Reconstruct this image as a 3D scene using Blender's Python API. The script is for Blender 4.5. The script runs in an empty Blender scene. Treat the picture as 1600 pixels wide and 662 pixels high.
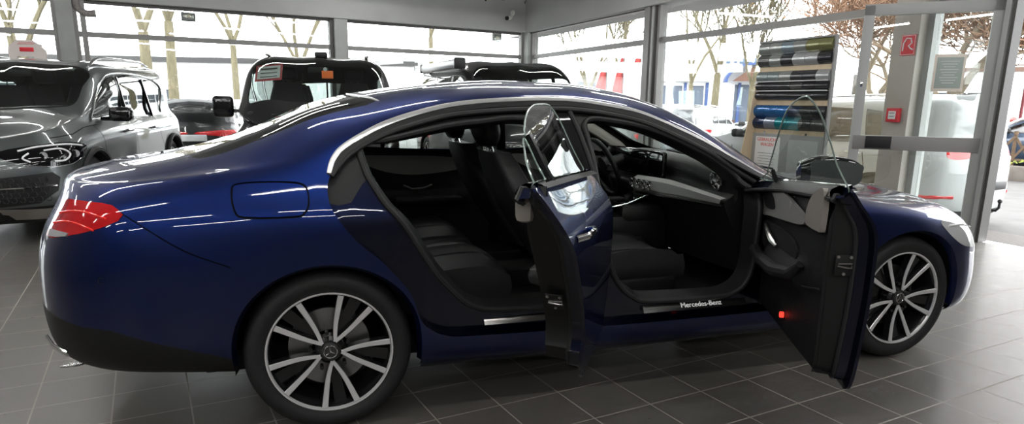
import bpy, bmesh, math, random
import numpy as np
from mathutils import Vector, Matrix
from mathutils.geometry import delaunay_2d_cdt
random.seed(7)
PI=math.pi
COL=bpy.context.scene.collection
# ---------------------------------------------------------------- materials
MATS={}
def mat(name,col,rough=.5,metal=0,coat=0,emit=None,es=0,trans=0,spec=.5,ior=1.45,coatr=.03,alpha=1):
    if name in MATS: return MATS[name]
    m=bpy.data.materials.new(name);m.use_nodes=True;b=m.node_tree.nodes['Principled BSDF'];I=b.inputs
    I['Base Color'].default_value=(*col,1);I['Roughness'].default_value=rough;I['Metallic'].default_value=metal
    I['Coat Weight'].default_value=coat;I['Coat Roughness'].default_value=coatr;I['Specular IOR Level'].default_value=spec
    I['IOR'].default_value=ior
    if emit: I['Emission Color'].default_value=(*emit,1);I['Emission Strength'].default_value=es
    if trans: I['Transmission Weight'].default_value=trans
    MATS[name]=m;return m
def nd(m,t,**k):
    n=m.node_tree.nodes.new(t)
    for a,b in k.items():
        if a in n.inputs: n.inputs[a].default_value=b
        else: setattr(n,a,b)
    return n
def lk(m,a,b): m.node_tree.links.new(a,b)
def glass(name,tint=(1,1,1),refl=1.0,ior=1.45):
    if name in MATS: return MATS[name]
    m=bpy.data.materials.new(name);m.use_nodes=True;nt=m.node_tree;nt.nodes.clear()
    o=nd(m,'ShaderNodeOutputMaterial');mx=nd(m,'ShaderNodeMixShader');t=nd(m,'ShaderNodeBsdfTransparent');g=nd(m,'ShaderNodeBsdfGlossy')
    t.inputs[0].default_value=(*tint,1);g.inputs['Roughness'].default_value=.0;g.inputs['Color'].default_value=(refl,refl,refl,1)
    ge=nd(m,'ShaderNodeNewGeometry');dp=nd(m,'ShaderNodeVectorMath',operation='DOT_PRODUCT');lk(m,ge.outputs['Normal'],dp.inputs[0]);lk(m,ge.outputs['Incoming'],dp.inputs[1])
    ab=nd(m,'ShaderNodeMath',operation='ABSOLUTE');lk(m,dp.outputs['Value'],ab.inputs[0]);om=nd(m,'ShaderNodeMath',operation='SUBTRACT',use_clamp=True);om.inputs[0].default_value=1;lk(m,ab.outputs[0],om.inputs[1])
    pw=nd(m,'ShaderNodeMath',operation='POWER');lk(m,om.outputs[0],pw.inputs[0]);pw.inputs[1].default_value=5
    r0=((ior-1)/(ior+1))**2*1.9;f=nd(m,'ShaderNodeMath',operation='MULTIPLY_ADD');lk(m,pw.outputs[0],f.inputs[0]);f.inputs[1].default_value=.9-r0;f.inputs[2].default_value=r0
    lk(m,f.outputs[0],mx.inputs[0]);lk(m,t.outputs[0],mx.inputs[1]);lk(m,g.outputs[0],mx.inputs[2]);lk(m,mx.outputs[0],o.inputs[0])
    MATS[name]=m;return m
def noisy(m,scale=20,lo=.85,hi=1.1,bump=0,detail=4,rough=None,stretch=None):
    b=m.node_tree.nodes['Principled BSDF'];c=tuple(b.inputs['Base Color'].default_value)
    tc=nd(m,'ShaderNodeTexCoord');n=nd(m,'ShaderNodeTexNoise');n.inputs['Scale'].default_value=scale;n.inputs['Detail'].default_value=detail
    if stretch:
        mp=nd(m,'ShaderNodeMapping');mp.inputs['Scale'].default_value=stretch;lk(m,tc.outputs['Object'],mp.inputs[0]);lk(m,mp.outputs[0],n.inputs['Vector'])
    else: lk(m,tc.outputs['Object'],n.inputs['Vector'])
    r=nd(m,'ShaderNodeMapRange');r.inputs['From Min'].default_value=.3;r.inputs['From Max'].default_value=.7;r.inputs['To Min'].default_value=lo;r.inputs['To Max'].default_value=hi
    lk(m,n.outputs['Fac'],r.inputs['Value'])
    mu=nd(m,'ShaderNodeVectorMath',operation='SCALE');mu.inputs[0].default_value=c[:3];lk(m,r.outputs[0],mu.inputs['Scale']);lk(m,mu.outputs[0],b.inputs['Base Color'])
    if bump:
        bp=nd(m,'ShaderNodeBump');bp.inputs['Strength'].default_value=bump;bp.inputs['Distance'].default_value=.01;lk(m,n.outputs['Fac'],bp.inputs['Height']);lk(m,bp.outputs[0],b.inputs['Normal'])
    return m
# ---------------------------------------------------------------- objects
def tag(o,label=None,cat=None,group=None,kind=None):
    if label: o['label']=label
    if cat: o['category']=cat
    if group: o['group']=group
    if kind: o['kind']=kind
    return o
def empty(name,loc=(0,0,0),rz=0,label=None,cat=None,group=None,kind=None):
    o=bpy.data.objects.new(name,None);COL.objects.link(o);o.location=loc;o.rotation_euler=(0,0,rz);o.empty_display_size=.1
    return tag(o,label,cat,group,kind)
def copy_tree(o,parent=None):
    c=o.copy();COL.objects.link(c);c.parent=parent
    for ch in list(o.children): copy_tree(ch,c)
    return c
class MB:
    def __init__(s): s.v=[];s.f=[];s.mi=[];s.m=0;s.n={}
    def add(s,vs,fs,M=None):
        k=len(s.v)
        for p in vs:
            p=Vector(p)
            if M is not None: p=M@p
            s.v.append(p)
        for f in fs: s.f.append([i+k for i in f]);s.mi.append(s.m)
        return s
    def box(s,c,d,M=None,rz=0,b=0,seg=2):
        bm=bmesh.new();bmesh.ops.create_cube(bm,size=1)
        for v in bm.verts: v.co=Vector((v.co.x*d[0],v.co.y*d[1],v.co.z*d[2]))
        if b>0: bmesh.ops.bevel(bm,geom=list(bm.edges),offset=min(b,.45*min(d)),segments=seg,affect='EDGES',profile=.5)
        T=Matrix.Translation(c)@Matrix.Rotation(rz,4,'Z')
        if M is not None: T=M@T
        bm.verts.index_update();s.add([v.co for v in bm.verts],[[v.index for v in f.verts] for f in bm.faces],T);bm.free();return s
    def tube(s,pts,r,n=8,cap=True,closed=False,M=None,up=None,sx=1,sy=1):
        pts=[Vector(p) for p in pts];N=len(pts);rs=r if isinstance(r,(list,tuple)) else [r]*N
        vs=[];prev=None
        for i,p in enumerate(pts):
            if closed: t=pts[(i+1)%N]-pts[i-1]
            else: t=pts[min(i+1,N-1)]-pts[max(i-1,0)]
            if t.length<1e-9: t=Vector((0,0,1))
            t.normalize()
            if prev is None:
                a=Vector(up) if up else (Vector((0,0,1)) if abs(t.z)<.9 else Vector((1,0,0)));x=(a-t*a.dot(t)).normalized()
            else:
                x=prev-t*prev.dot(t)
                x=x.normalized() if x.length>1e-6 else t.orthogonal().normalized()
            prev=x;y=t.cross(x)
            for k in range(n):
                q=2*PI*k/n;vs.append(p+x*(math.cos(q)*rs[i]*sx)+y*(math.sin(q)*rs[i]*sy))
        fs=[]
        for i in range(N if closed else N-1):
            j=(i+1)%N
            for k in range(n): fs.append([i*n+k,j*n+k,j*n+(k+1)%n,i*n+(k+1)%n])
        if cap and not closed: fs.append(list(range(n))[::-1]);fs.append([(N-1)*n+k for k in range(n)])
        return s.add(vs,fs,M)
    def bar(s,a,b,w,h,M=None,up=(0,0,1)):
        a=Vector(a);b=Vector(b);t=(b-a).normalized();u=Vector(up);u=(u-t*u.dot(t)).normalized();x=t.cross(u)
        vs=[p+x*(sx*w/2)+u*(sy*h/2) for p in (a,b) for sx,sy in ((-1,-1),(1,-1),(1,1),(-1,1))]
        return s.add(vs,[[3,2,1,0],[4,5,6,7],[0,1,5,4],[1,2,6,5],[2,3,7,6],[3,0,4,7]],M)
    def lathe(s,prof,n=32,M=None,axis='Z'):
        vs=[];N=len(prof)
        for k in range(n):
            a=2*PI*k/n
            for r,z in prof: vs.append((r*math.cos(a),r*math.sin(a),z))
        fs=[]
        for k in range(n):
            j=(k+1)%n
            for i in range(N-1): fs.append([k*N+i,j*N+i,j*N+i+1,k*N+i+1])
        T={'Z':Matrix.Identity(4),'Y':Matrix.Rotation(PI/2,4,'X'),'X':Matrix.Rotation(PI/2,4,'Y')}[axis]
        return s.add(vs,fs,(M if M is not None else Matrix.Identity(4))@T)
    def cyl(s,a,b,r,n=16,r2=None):
        return s.tube([a,b],[r,r if r2 is None else r2],n)
    def prism(s,poly,z0,z1,M=None):
        n=len(poly);vs=[(x,y,z0) for x,y in poly]+[(x,y,z1) for x,y in poly]
        return s.add(vs,[list(range(n))[::-1],list(range(n,2*n))]+[[i,(i+1)%n,(i+1)%n+n,i+n] for i in range(n)],M)
    def loft(s,loops,closed=True,caps=(False,False),M=None):
        n=len(loops[0]);vs=[p for L in loops for p in L];fs=[]
        for a in range(len(loops)-1):
            for i in range(n if closed else n-1):
                j=(i+1)%n;fs.append([a*n+i,a*n+j,(a+1)*n+j,(a+1)*n+i])
        if caps[0]: fs.append(list(range(n))[::-1])
        if caps[1]: fs.append([(len(loops)-1)*n+i for i in range(n)])
        return s.add(vs,fs,M)
    def grid(s,fn,nu,nv,M=None):
        vs=[fn(i/nu,j/nv) for i in range(nu+1) for j in range(nv+1)]
        fs=[[i*(nv+1)+j,(i+1)*(nv+1)+j,(i+1)*(nv+1)+j+1,i*(nv+1)+j+1] for i in range(nu) for j in range(nv)]
        return s.add(vs,fs,M)
    def build(s,name,mats,parent=None,smooth=True,angle=35,origin=None,**kw):
        me=bpy.data.meshes.new(name);o0=Vector(origin) if origin else Vector((0,0,0))
        me.from_pydata([tuple(v-o0) for v in s.v],[],s.f)
        if not isinstance(mats,(list,tuple)): mats=[mats]
        for m in mats: me.materials.append(m)
        me.polygons.foreach_set('material_index',s.mi)
        bm=bmesh.new();bm.from_mesh(me);bmesh.ops.remove_doubles(bm,verts=bm.verts,dist=1e-5)
        bmesh.ops.recalc_face_normals(bm,faces=bm.faces)
        if smooth:
            for f in bm.faces: f.smooth=True
            ca=math.radians(angle)
            for e in bm.edges:
                if len(e.link_faces)==2 and e.calc_face_angle(0)>ca: e.smooth=False
        bm.to_mesh(me);bm.free()
        o=bpy.data.objects.new(name,me);COL.objects.link(o)
        if origin: o.location=origin
        if parent: o.parent=parent
        return tag(o,**kw)
def text_mesh(name,txt,size,M,m,parent=None,ext=.0008,align='CENTER',**kw):
    cu=bpy.data.curves.new(name,'FONT');cu.body=txt;cu.size=size;cu.extrude=ext;cu.align_x=align;cu.align_y='CENTER';cu.resolution_u=3
    t=bpy.data.objects.new('tmp',cu);COL.objects.link(t);dg=bpy.context.evaluated_depsgraph_get();dg.update()
    me=bpy.data.meshes.new_from_object(t.evaluated_get(dg));bpy.data.objects.remove(t);me.name=name
    me.transform(M);me.materials.clear();me.materials.append(m)
    o=bpy.data.objects.new(name,me);COL.objects.link(o)
    if parent: o.parent=parent
    return tag(o,**kw)
# ---------------------------------------------------------------- trimmed surface panels
def densify(poly,step,closed=True):
    out=[];n=len(poly)
    for i in range(n if closed else n-1):
        a=np.array(poly[i],float);b=np.array(poly[(i+1)%n],float);k=max(1,int(np.ceil(np.linalg.norm(b-a)/step)))
        for t in range(k): out.append(a+(b-a)*t/k)
    if not closed: out.append(np.array(poly[-1],float))
    return np.array(out)
def smoothpoly(pts,closed=True,n=8):
    """Catmull-Rom through points"""
    P=np.array(pts,float);N=len(P);out=[]
    for i in range(N if closed else N-1):
        p0,p1,p2,p3=(P[(i-1)%N],P[i],P[(i+1)%N],P[(i+2)%N]) if closed else (P[max(i-1,0)],P[i],P[i+1],P[min(i+2,N-1)])
        for k in range(n):
            t=k/n;out.append(.5*((2*p1)+(-p0+p2)*t+(2*p0-5*p1+4*p2-p3)*t*t+(-p0+3*p1-3*p2+p3)*t**3))
    if not closed: out.append(P[-1])
    return np.array(out)
def inpoly(poly,p):
    x,y=p[:,0],p[:,1];r=np.zeros(len(p),bool);n=len(poly)
    for i in range(n):
        x1,y1=poly[i];x2,y2=poly[(i+1)%n]
        if y1==y2: continue
        c=((y1>y)!=(y2>y))&(x<(x2-x1)*(y-y1)/(y2-y1)+x1);r^=c
    return r
def ribbon(line,w):
    P=np.array(line,float);T=np.gradient(P,axis=0);T/=np.maximum(1e-9,np.linalg.norm(T,axis=1,keepdims=True));N=np.stack([-T[:,1],T[:,0]],1)*w/2
    return np.concatenate([P+N,(P-N)[::-1]])
def trim(S,loops,step,dom=None):
    """loops: dict name->uv polygon (closed). returns verts uv, tris, dict name->mask over tris"""
    U0,U1,V1=(S.U0+1e-3,S.U1-1e-3,S.V1) if dom is None else dom[:3]
    V0=0 if dom is None else dom[3]
    pts=[];edges=[];bnd=[]
    def addloop(L,closed=True):
        k=len(pts);n=len(L)
        for q in L: pts.append((float(q[0]),float(q[1])))
        for i in range(n if closed else n-1): edges.append((k+i,k+(i+1)%n))
    addloop(densify([(U0,V0),(U1,V0),(U1,V1),(U0,V1)],step))
    LL={}
    for k,L in loops.items():
        L=np.array(L,float);L=densify(L,step*.5);L[:,0]=np.clip(L[:,0],U0,U1);L[:,1]=np.clip(L[:,1],V0,V1);LL[k]=L;addloop(L)
    B=np.array(pts)
    nu=int((U1-U0)/step);nv=int((V1-V0)/step)
    G=np.array([(U0+(i+.5*(j%2)+.25)*(U1-U0)/nu,V0+(j+.5)*(V1-V0)/nv) for i in range(nu) for j in range(nv)])
    # drop grid points near loop points
    cell={};h=step
    for q in B: cell.setdefault((int(q[0]//h),int(q[1]//h)),[]).append(q)
    keep=[]
    for g in G:
        cx,cy=int(g[0]//h),int(g[1]//h);ok=True
        for a in (-1,0,1):
            for b in (-1,0,1):
                for q in cell.get((cx+a,cy+b),()):
                    if (q[0]-g[0])**2+(q[1]-g[1])**2<(.35*step)**2: ok=False;break
                if not ok: break
            if not ok: break
        if ok: keep.append(g)
    allp=[Vector(p) for p in pts]+[Vector(p) for p in keep]
    r=delaunay_2d_cdt(allp,edges,[],0,1e-6)
    uv=np.array([tuple(p) for p in r[0]]);tri=np.array([t for t in r[2] if len(t)==3])
    c=uv[tri].mean(1)
    masks={k:inpoly(L,c) for k,L in LL.items()}
    return uv,tri,masks
def panel(S,uv,tri,name,m,parent=None,off=0,flip=False,solid=0,offfn=None,**kw):
    idx,inv=np.unique(tri.ravel(),return_inverse=True);q=uv[idx];T=inv.reshape(-1,3)
    P=S.ev(q[:,0],q[:,1]);N=S.nrm(q[:,0],q[:,1])
    mid=(q[:,1]>S.V1-1e-6);P[mid,1]=0;N[mid,1]=0
    ends=(q[:,0]<S.U0+2e-3)|(q[:,0]>S.U1-2e-3);N[ends,1]=0;P[ends,1]=0
    N/=np.maximum(1e-9,np.linalg.norm(N,axis=1,keepdims=True))
    if off: P=P+N*off
    if offfn is not None: P=P+N*offfn(P)[:,None]
    me=bpy.data.meshes.new(name)
    # winding
    a,b,c=P[T[:,0]],P[T[:,1]],P[T[:,2]];fn=np.cross(b-a,c-a);s=(fn*N[T].mean(1)).sum(1)
    T=np.where((s<0)[:,None],T[:,::-1],T)
    me.from_pydata(P.tolist(),[],T.tolist());me.materials.append(m)
    for p in me.polygons: p.use_smooth=True
    if offfn is None: me.normals_split_custom_set_from_vertices([tuple(n) for n in N])
    o=bpy.data.objects.new(name,me);COL.objects.link(o)
    if parent: o.parent=parent
    return tag(o,**kw)
def join_into(a,others):
    """merge meshes of panels into one object keeping custom normals"""
    V=[];F=[];NN=[];MI=[];mats=[]
    for o in [a]+others:
        me=o.data;k=len(V);V+=[tuple(v.co) for v in me.vertices]
        cn=[0]*len(me.vertices)
        for l in me.loops: cn[l.vertex_index]=tuple(l.normal)
        NN+=[c if c!=0 else (0,0,1) for c in cn]
        mm=me.materials[0]
        if mm not in mats: mats.append(mm)
        for p in me.polygons: F.append([i+k for i in p.vertices]);MI.append(mats.index(mm))
    me=bpy.data.meshes.new(a.data.name);me.from_pydata(V,[],F)
    for m in mats: me.materials.append(m)
    me.polygons.foreach_set('material_index',MI)
    for p in me.polygons: p.use_smooth=True
    me.normals_split_custom_set_from_vertices(NN);a.data=me
    for o in others: bpy.data.objects.remove(o)
    return a

# ================================================================ materials for the sedan
def paint(name,col,flake=.35,coat=1.0,rough=.35):
    if name in MATS: return MATS[name]
    m=mat(name,col,rough=rough,metal=flake,coat=coat,coatr=.02);return m
M_BLUE=paint('deep_blue_paint',(.0045,.017,.112),.96,1,.40)
M_JAMB=paint('door_jamb_shaded_blue',(.002,.005,.026),.9,1,.35)  # body paint in the door openings, its shade put into the darker colour
M_GAP=mat('shadow_black',(.004,.004,.005),.8)
M_BLK=mat('black_plastic',(.007,.007,.0075),.5)
M_RUB=mat('rubber',(.018,.018,.019),.6)
M_SEAL=mat('door_seal_rubber',(.022,.022,.023),.55)
M_GBLK=mat('gloss_black',(.006,.006,.007),.06,coat=.6)
M_CHR=mat('chrome',(.85,.85,.86),.09,1)
M_SAT=mat('satin_aluminium',(.62,.60,.58),.3,1)
M_SIL=mat('machined_silver',(.90,.90,.91),.30,.5)
M_RIM=mat('rim_black',(.012,.012,.013),.22,coat=.4)
M_TIRE=noisy(mat('tyre_rubber',(.016,.016,.017),.62),60,.8,1.2,.1)
M_LEA=noisy(mat('black_leather',(.009,.009,.0095),.5),140,.85,1.15,.15)
M_LEG=noisy(mat('grey_seat_leather',(.019,.019,.02),.5),140,.85,1.15,.15)
M_FAB=noisy(mat('seat_fabric',(.035,.035,.036),.9),260,.8,1.2,.2)
M_CAR=noisy(mat('black_carpet',(.016,.014,.014),.95),300,.7,1.3,.3)
M_GREY=mat('grey_trim_panel',(.24,.235,.225),.42)
M_BEI=mat('light_headliner',(.50,.48,.44),.8)
M_SCR=mat('screen_black',(.004,.004,.005),.05)
M_RED=mat('red_lens',(.55,.008,.012),.08,coat=1,trans=0,emit=(.8,.01,.01),es=.04)
M_RLED=mat('red_lamp_lit',(.9,.03,.02),.2,emit=(1,.05,.03),es=1.6)
M_CLR=mat('clear_lens',(.75,.76,.78),.06,.3,coat=1)
M_GLS=glass('window_glass',(.86,.92,.89),1.0,1.5)
M_GLD=glass('dark_window_glass',(.20,.215,.21),1.0,1.55)
M_GLS2=glass('tinted_window_glass',(.62,.68,.66),1.0,1.5)
M_DISC=mat('brake_steel',(.35,.35,.35),.35,1)
M_WHT=mat('white_print',(.8,.8,.8),.5)

def wheel(name,parent,loc,steer=0,face=-1,R=.335,rr=.25,w=.235,style='split',spoke=None,black=None,detail=True):
    """alloy wheel; outer face towards -y (face=-1) or +y"""
    spoke=spoke or M_SIL;black=black or M_RIM
    root=None
    A=Matrix.Translation(loc)@Matrix.Rotation(steer,4,'Z')@(Matrix.Identity(4) if face<0 else Matrix.Rotation(PI,4,'Z'))
    # profile in (r, y) with outer face at y=0, inner at +w ; lathe axis Y
    def rev(mb,prof,n=64):
        vs=[];N=len(prof)
        for k in range(n):
            a=2*PI*k/n
            for r,y in prof: vs.append((r*math.cos(a),y,r*math.sin(a)))
        fs=[[k*N+i,k*N+i+1,((k+1)%n)*N+i+1,((k+1)%n)*N+i] for k in range(n) for i in range(N-1)]
        mb.add(vs,fs,A)
    t=MB();s=R-rr
    rev(t,[(rr-.012,.02),(rr,.004),(rr+.012,.0),(rr+.25*s,-.006),(rr+.5*s,-.010),(rr+.72*s,-.006),(rr+.86*s,.006),(R-.006,.024),(R,.045),(R,w*.32),(R-.006,w*.33),(R-.006,w*.36),(R,w*.37),(R,w*.63),(R-.006,w*.64),(R-.006,w*.67),(R,w*.68),(R,w-.04),(R-.006,w-.02),(rr+.7*s,w+.006),(rr,w),(rr-.012,w-.02)])
    root=t.build('wheel',M_TIRE,parent)
    b=MB()
    rev(b,[(rr-.004,.006),(rr-.014,.02),(rr-.02,.06),(rr-.03,.10),(rr-.03,w-.03),(rr-.01,w-.01)])
    if not detail: rev(b,[(.03,.05),(rr*.6,.06),(rr-.02,.05)])
    hubd=.022
    # centre dish
    rev(b,[(.0,hubd),(.045,hubd),(.058,hubd+.012),(.062,.075)],32)
    sp=MB()
    rev(sp,[(rr+.001,.004),(rr+.002,-.002),(rr-.005,-.001),(rr-.009,.008)])
    def arm(a0,a1,rm):
        """centre line from hub to rim"""
        pts=[]
        for k in range(15):
            f=(k/14)**1.3;r=.044+(rr-.009-.044)*f
            a=a0+(a1-a0)*(1-(1-f)**6)
            y=hubd-.006+.006*math.sin(PI*f)-.016*f
            pts.append((r,a,y))
        return pts
    def arms(pts,wi,wo,mb,thick,dy):
        vs=[];n=len(pts)
        for k,(r,a,y) in enumerate(pts):
            f=k/(n-1);hw=(wi+(wo-wi)*f)/2
            r0,a0,_=pts[max(0,k-1)];r1,a1,_=pts[min(n-1,k+1)]
            p0=Vector((r0*math.cos(a0),r0*math.sin(a0)));p1=Vector((r1*math.cos(a1),r1*math.sin(a1)));T=(p1-p0).normalized();Nn=Vector((-T.y,T.x))
            c=Vector((r*math.cos(a),r*math.sin(a)))
            for sg,yy in ((-1,y+dy),(1,y+dy),(1.25,y+dy+thick),(-1.25,y+dy+thick)):
                q=c+Nn*hw*sg;vs.append((q.x,yy,q.y))
        fs=[]
        for k in range(n-1):
            for i in range(4): fs.append([k*4+i,k*4+(i+1)%4,(k+1)*4+(i+1)%4,(k+1)*4+i])
        fs+= [[0,1,2,3],[(n-1)*4+i for i in (3,2,1,0)]]
        mb.add(vs,fs,A)
    if style=='split':
        for k in range(5):
            c=math.radians(-82+72*k)*(1 if face<0 else 1)
            for sg in (-1,1):
                P=arm(c+sg*.02,c+sg*math.radians(15.8),0)
                arms(P,.011,.020,sp,.004,-.002)
                arms(P,.014,.026,b,.035,.0022)
            # web between the arms at the hub and dark recess
            P=arm(c,c,0);arms([(r,a,y+.03) for r,a,y in P],.03,.05,b,.02,0)
            a=c+math.radians(36)
            q=(.078*math.cos(a),.028,.078*math.sin(a))
            sp2=MB()
            b.tube([A@Vector((q[0],.012,q[2])),A@Vector((q[0],.05,q[2]))],.008,8)
    elif style=='star':
        for k in range(5):
            c=PI/2+k*2*PI/5;P=arm(c,c,0);arms(P,.05,.035,sp,.03,0);arms(P,.06,.05,b,.03,.01)
    elif style=='multi':
        for k in range(10):
            c=k*2*PI/10;P=arm(c,c,0);arms(P,.018,.022,sp,.02,0);arms(P,.03,.03,b,.03,.01)
    b.build('rim',black,root)
    sp.build('spoke_face',spoke,root)
    hc=MB();rev(hc,[(.0,hubd-.016),(.026,hubd-.015),(.034,hubd-.012),(.037,hubd-.004),(.037,hubd+.01)],32)
    hco=hc.build('hub_cap',mat('hub_cap_grey',(.06,.06,.062),.3,.4),root)
    if detail:
        st=MB()
        rr0=.026
        ring=[A@Vector((rr0*math.cos(q),hubd-.0165,rr0*math.sin(q))) for q in np.linspace(0,2*PI,24,endpoint=False)]
        st.tube(ring,.0022,6,closed=True)
        for k in range(3):
            a=PI/2+k*2*PI/3+.1
            tip=Vector((rr0*math.cos(a),hubd-.0165,rr0*math.sin(a)));c1=a+PI/3;c2=a-PI/3
            l=Vector((.0055*math.cos(c1),hubd-.0165,.0055*math.sin(c1)));r=Vector((.0055*math.cos(c2),hubd-.0165,.0055*math.sin(c2)));top=Vector((0,hubd-.0195,0))
            st.add([l,tip,r,top],[[0,1,3],[1,2,3],[0,3,2]],A)
        st.build('wheel_star',M_CHR,root)
        d=MB();rev(d,[(.07,.085),(.165,.085),(.165,.115),(.07,.115)],48);d.build('brake_disc',M_DISC,root)
    return root

def strip(S,xz,width,height,name,m,parent,off=0.0,closed=False,wfn=None):
    pts=smoothpoly(xz,closed,6);uv=S.inv(pts);P=S.ev(uv[:,0],uv[:,1]);N=S.nrm(uv[:,0],uv[:,1]);T=np.gradient(P,axis=0);T/=np.linalg.norm(T,axis=1,keepdims=True)
    B=np.cross(T,N);mb=MB();loops=[]
    for i in range(len(P)):
        w=width*(wfn(i/(len(P)-1)) if wfn else 1)
        c=P[i]+N[i]*off
        loops.append([tuple(c-B[i]*w/2-N[i]*.004),tuple(c-B[i]*w*.42+N[i]*height*.8),tuple(c+N[i]*height*1.15),tuple(c+B[i]*w*.42+N[i]*height*.8),tuple(c+B[i]*w/2-N[i]*.004)])
    n=5;vs=[p for L in loops for p in L];fs=[[a*n+i,a*n+(i+1)%n,(a+1)*n+(i+1)%n,(a+1)*n+i] for a in range(len(loops)-1) for i in range(n)]
    fs+=[list(range(n)),[(len(loops)-1)*n+i for i in range(n)][::-1]]
    mb.add(vs,fs);return mb.build(name,m,parent,angle=60)
def plate(poly,step,fn,name,m,parent=None,back=None,smooth=True,angle=40,**kw):
    """2-D polygon filled with triangles and mapped to 3-D by fn((n,2))->(n,3); back: thickness vector -> closed solid"""
    L=densify(poly,step);n=len(L)
    lo=L.min(0);hi=L.max(0);G=np.array([(x,y) for x in np.arange(lo[0]+step/2,hi[0],step) for y in np.arange(lo[1]+step/2,hi[1],step)]).reshape(-1,2)
    if len(G):
        G=G[inpoly(L,G)];G=G[[min(((L-g)**2).sum(1))>(.4*step)**2 for g in G]] if len(G) else G
    pts=[Vector(p) for p in L]+[Vector(p) for p in G];ed=[(i,(i+1)%n) for i in range(n)]
    r=delaunay_2d_cdt(pts,ed,[],0,1e-6);uv=np.array([tuple(p) for p in r[0]]);tri=np.array([t for t in r[2] if len(t)==3]);tri=tri[inpoly(L,uv[tri].mean(1))]
    P=fn(uv);mb=MB();V=[tuple(p) for p in P];Fs=[list(map(int,t)) for t in tri]
    if back is not None:
        k=len(V);bk=np.array(back);V2=[tuple(p+bk) for p in P];F2=[[i+k for i in f[::-1]] for f in Fs]
        cnt={}
        for f in Fs:
            for a,b in zip(f,f[1:]+f[:1]): cnt[(a,b)]=1
        sd=[[b,a,a+k,b+k] for (a,b) in cnt if (b,a) not in cnt]
        mb.add(V+V2,Fs+F2+sd)
    else: mb.add(V,Fs)
    return mb.build(name,m,parent,smooth=smooth,angle=angle,**kw)

# ================================================================ the sedan
def _pchip(xk,yk,x):
    xk=np.array(xk,float);yk=np.array(yk,float);h=np.diff(xk);d=np.diff(yk)/h
    m=np.zeros(len(xk))
    for i in range(1,len(xk)-1):
        if d[i-1]*d[i]>0:
            w1=2*h[i]+h[i-1];w2=h[i]+2*h[i-1];m[i]=(w1+w2)/(w1/d[i-1]+w2/d[i])
    m[0]=d[0];m[-1]=d[-1]
    i=np.clip(np.searchsorted(xk,x)-1,0,len(xk)-2);t=(x-xk[i])/h[i]
    t2=t*t;t3=t2*t
    r=(2*t3-3*t2+1)*yk[i]+(t3-2*t2+t)*h[i]*m[i]+(-2*t3+3*t2)*yk[i+1]+(t3-t2)*h[i]*m[i+1]
    r=np.where(x<xk[0],yk[0]+m[0]*(x-xk[0]),r);r=np.where(x>xk[-1],yk[-1]+m[-1]*(x-xk[-1]),r)
    return r
class Tab:
    """smooth curve through knots, gaussian-smoothed table"""
    def __init__(s,pts,sig=.05,x0=-1.6,x1=4.6):
        s.x0=x0;s.h=.01;n=int((x1-x0)/s.h)+1
        xs=x0+s.h*np.arange(n);a=np.array(sorted(pts),float)
        ys=_pchip(a[:,0],a[:,1],xs) if len(a)>1 else np.full(n,a[0,1])
        if sig>0:
            k=int(4*sig/s.h);g=np.exp(-.5*(np.arange(-k,k+1)*s.h/sig)**2);g/=g.sum()
            p=np.concatenate([ys[0]+(ys[1]-ys[0])*np.arange(-k,0),ys,ys[-1]+(ys[-1]-ys[-2])*np.arange(1,k+1)])
            ys=np.convolve(p,g,'valid')
        s.y=ys;s.d=np.gradient(ys,s.h)
    def __call__(s,x):
        f=(np.asarray(x)-s.x0)/s.h;i=np.clip(f.astype(int),0,len(s.y)-2);t=f-i
        return s.y[i]*(1-t)+s.y[i+1]*t+0*(s.d[i])
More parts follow.
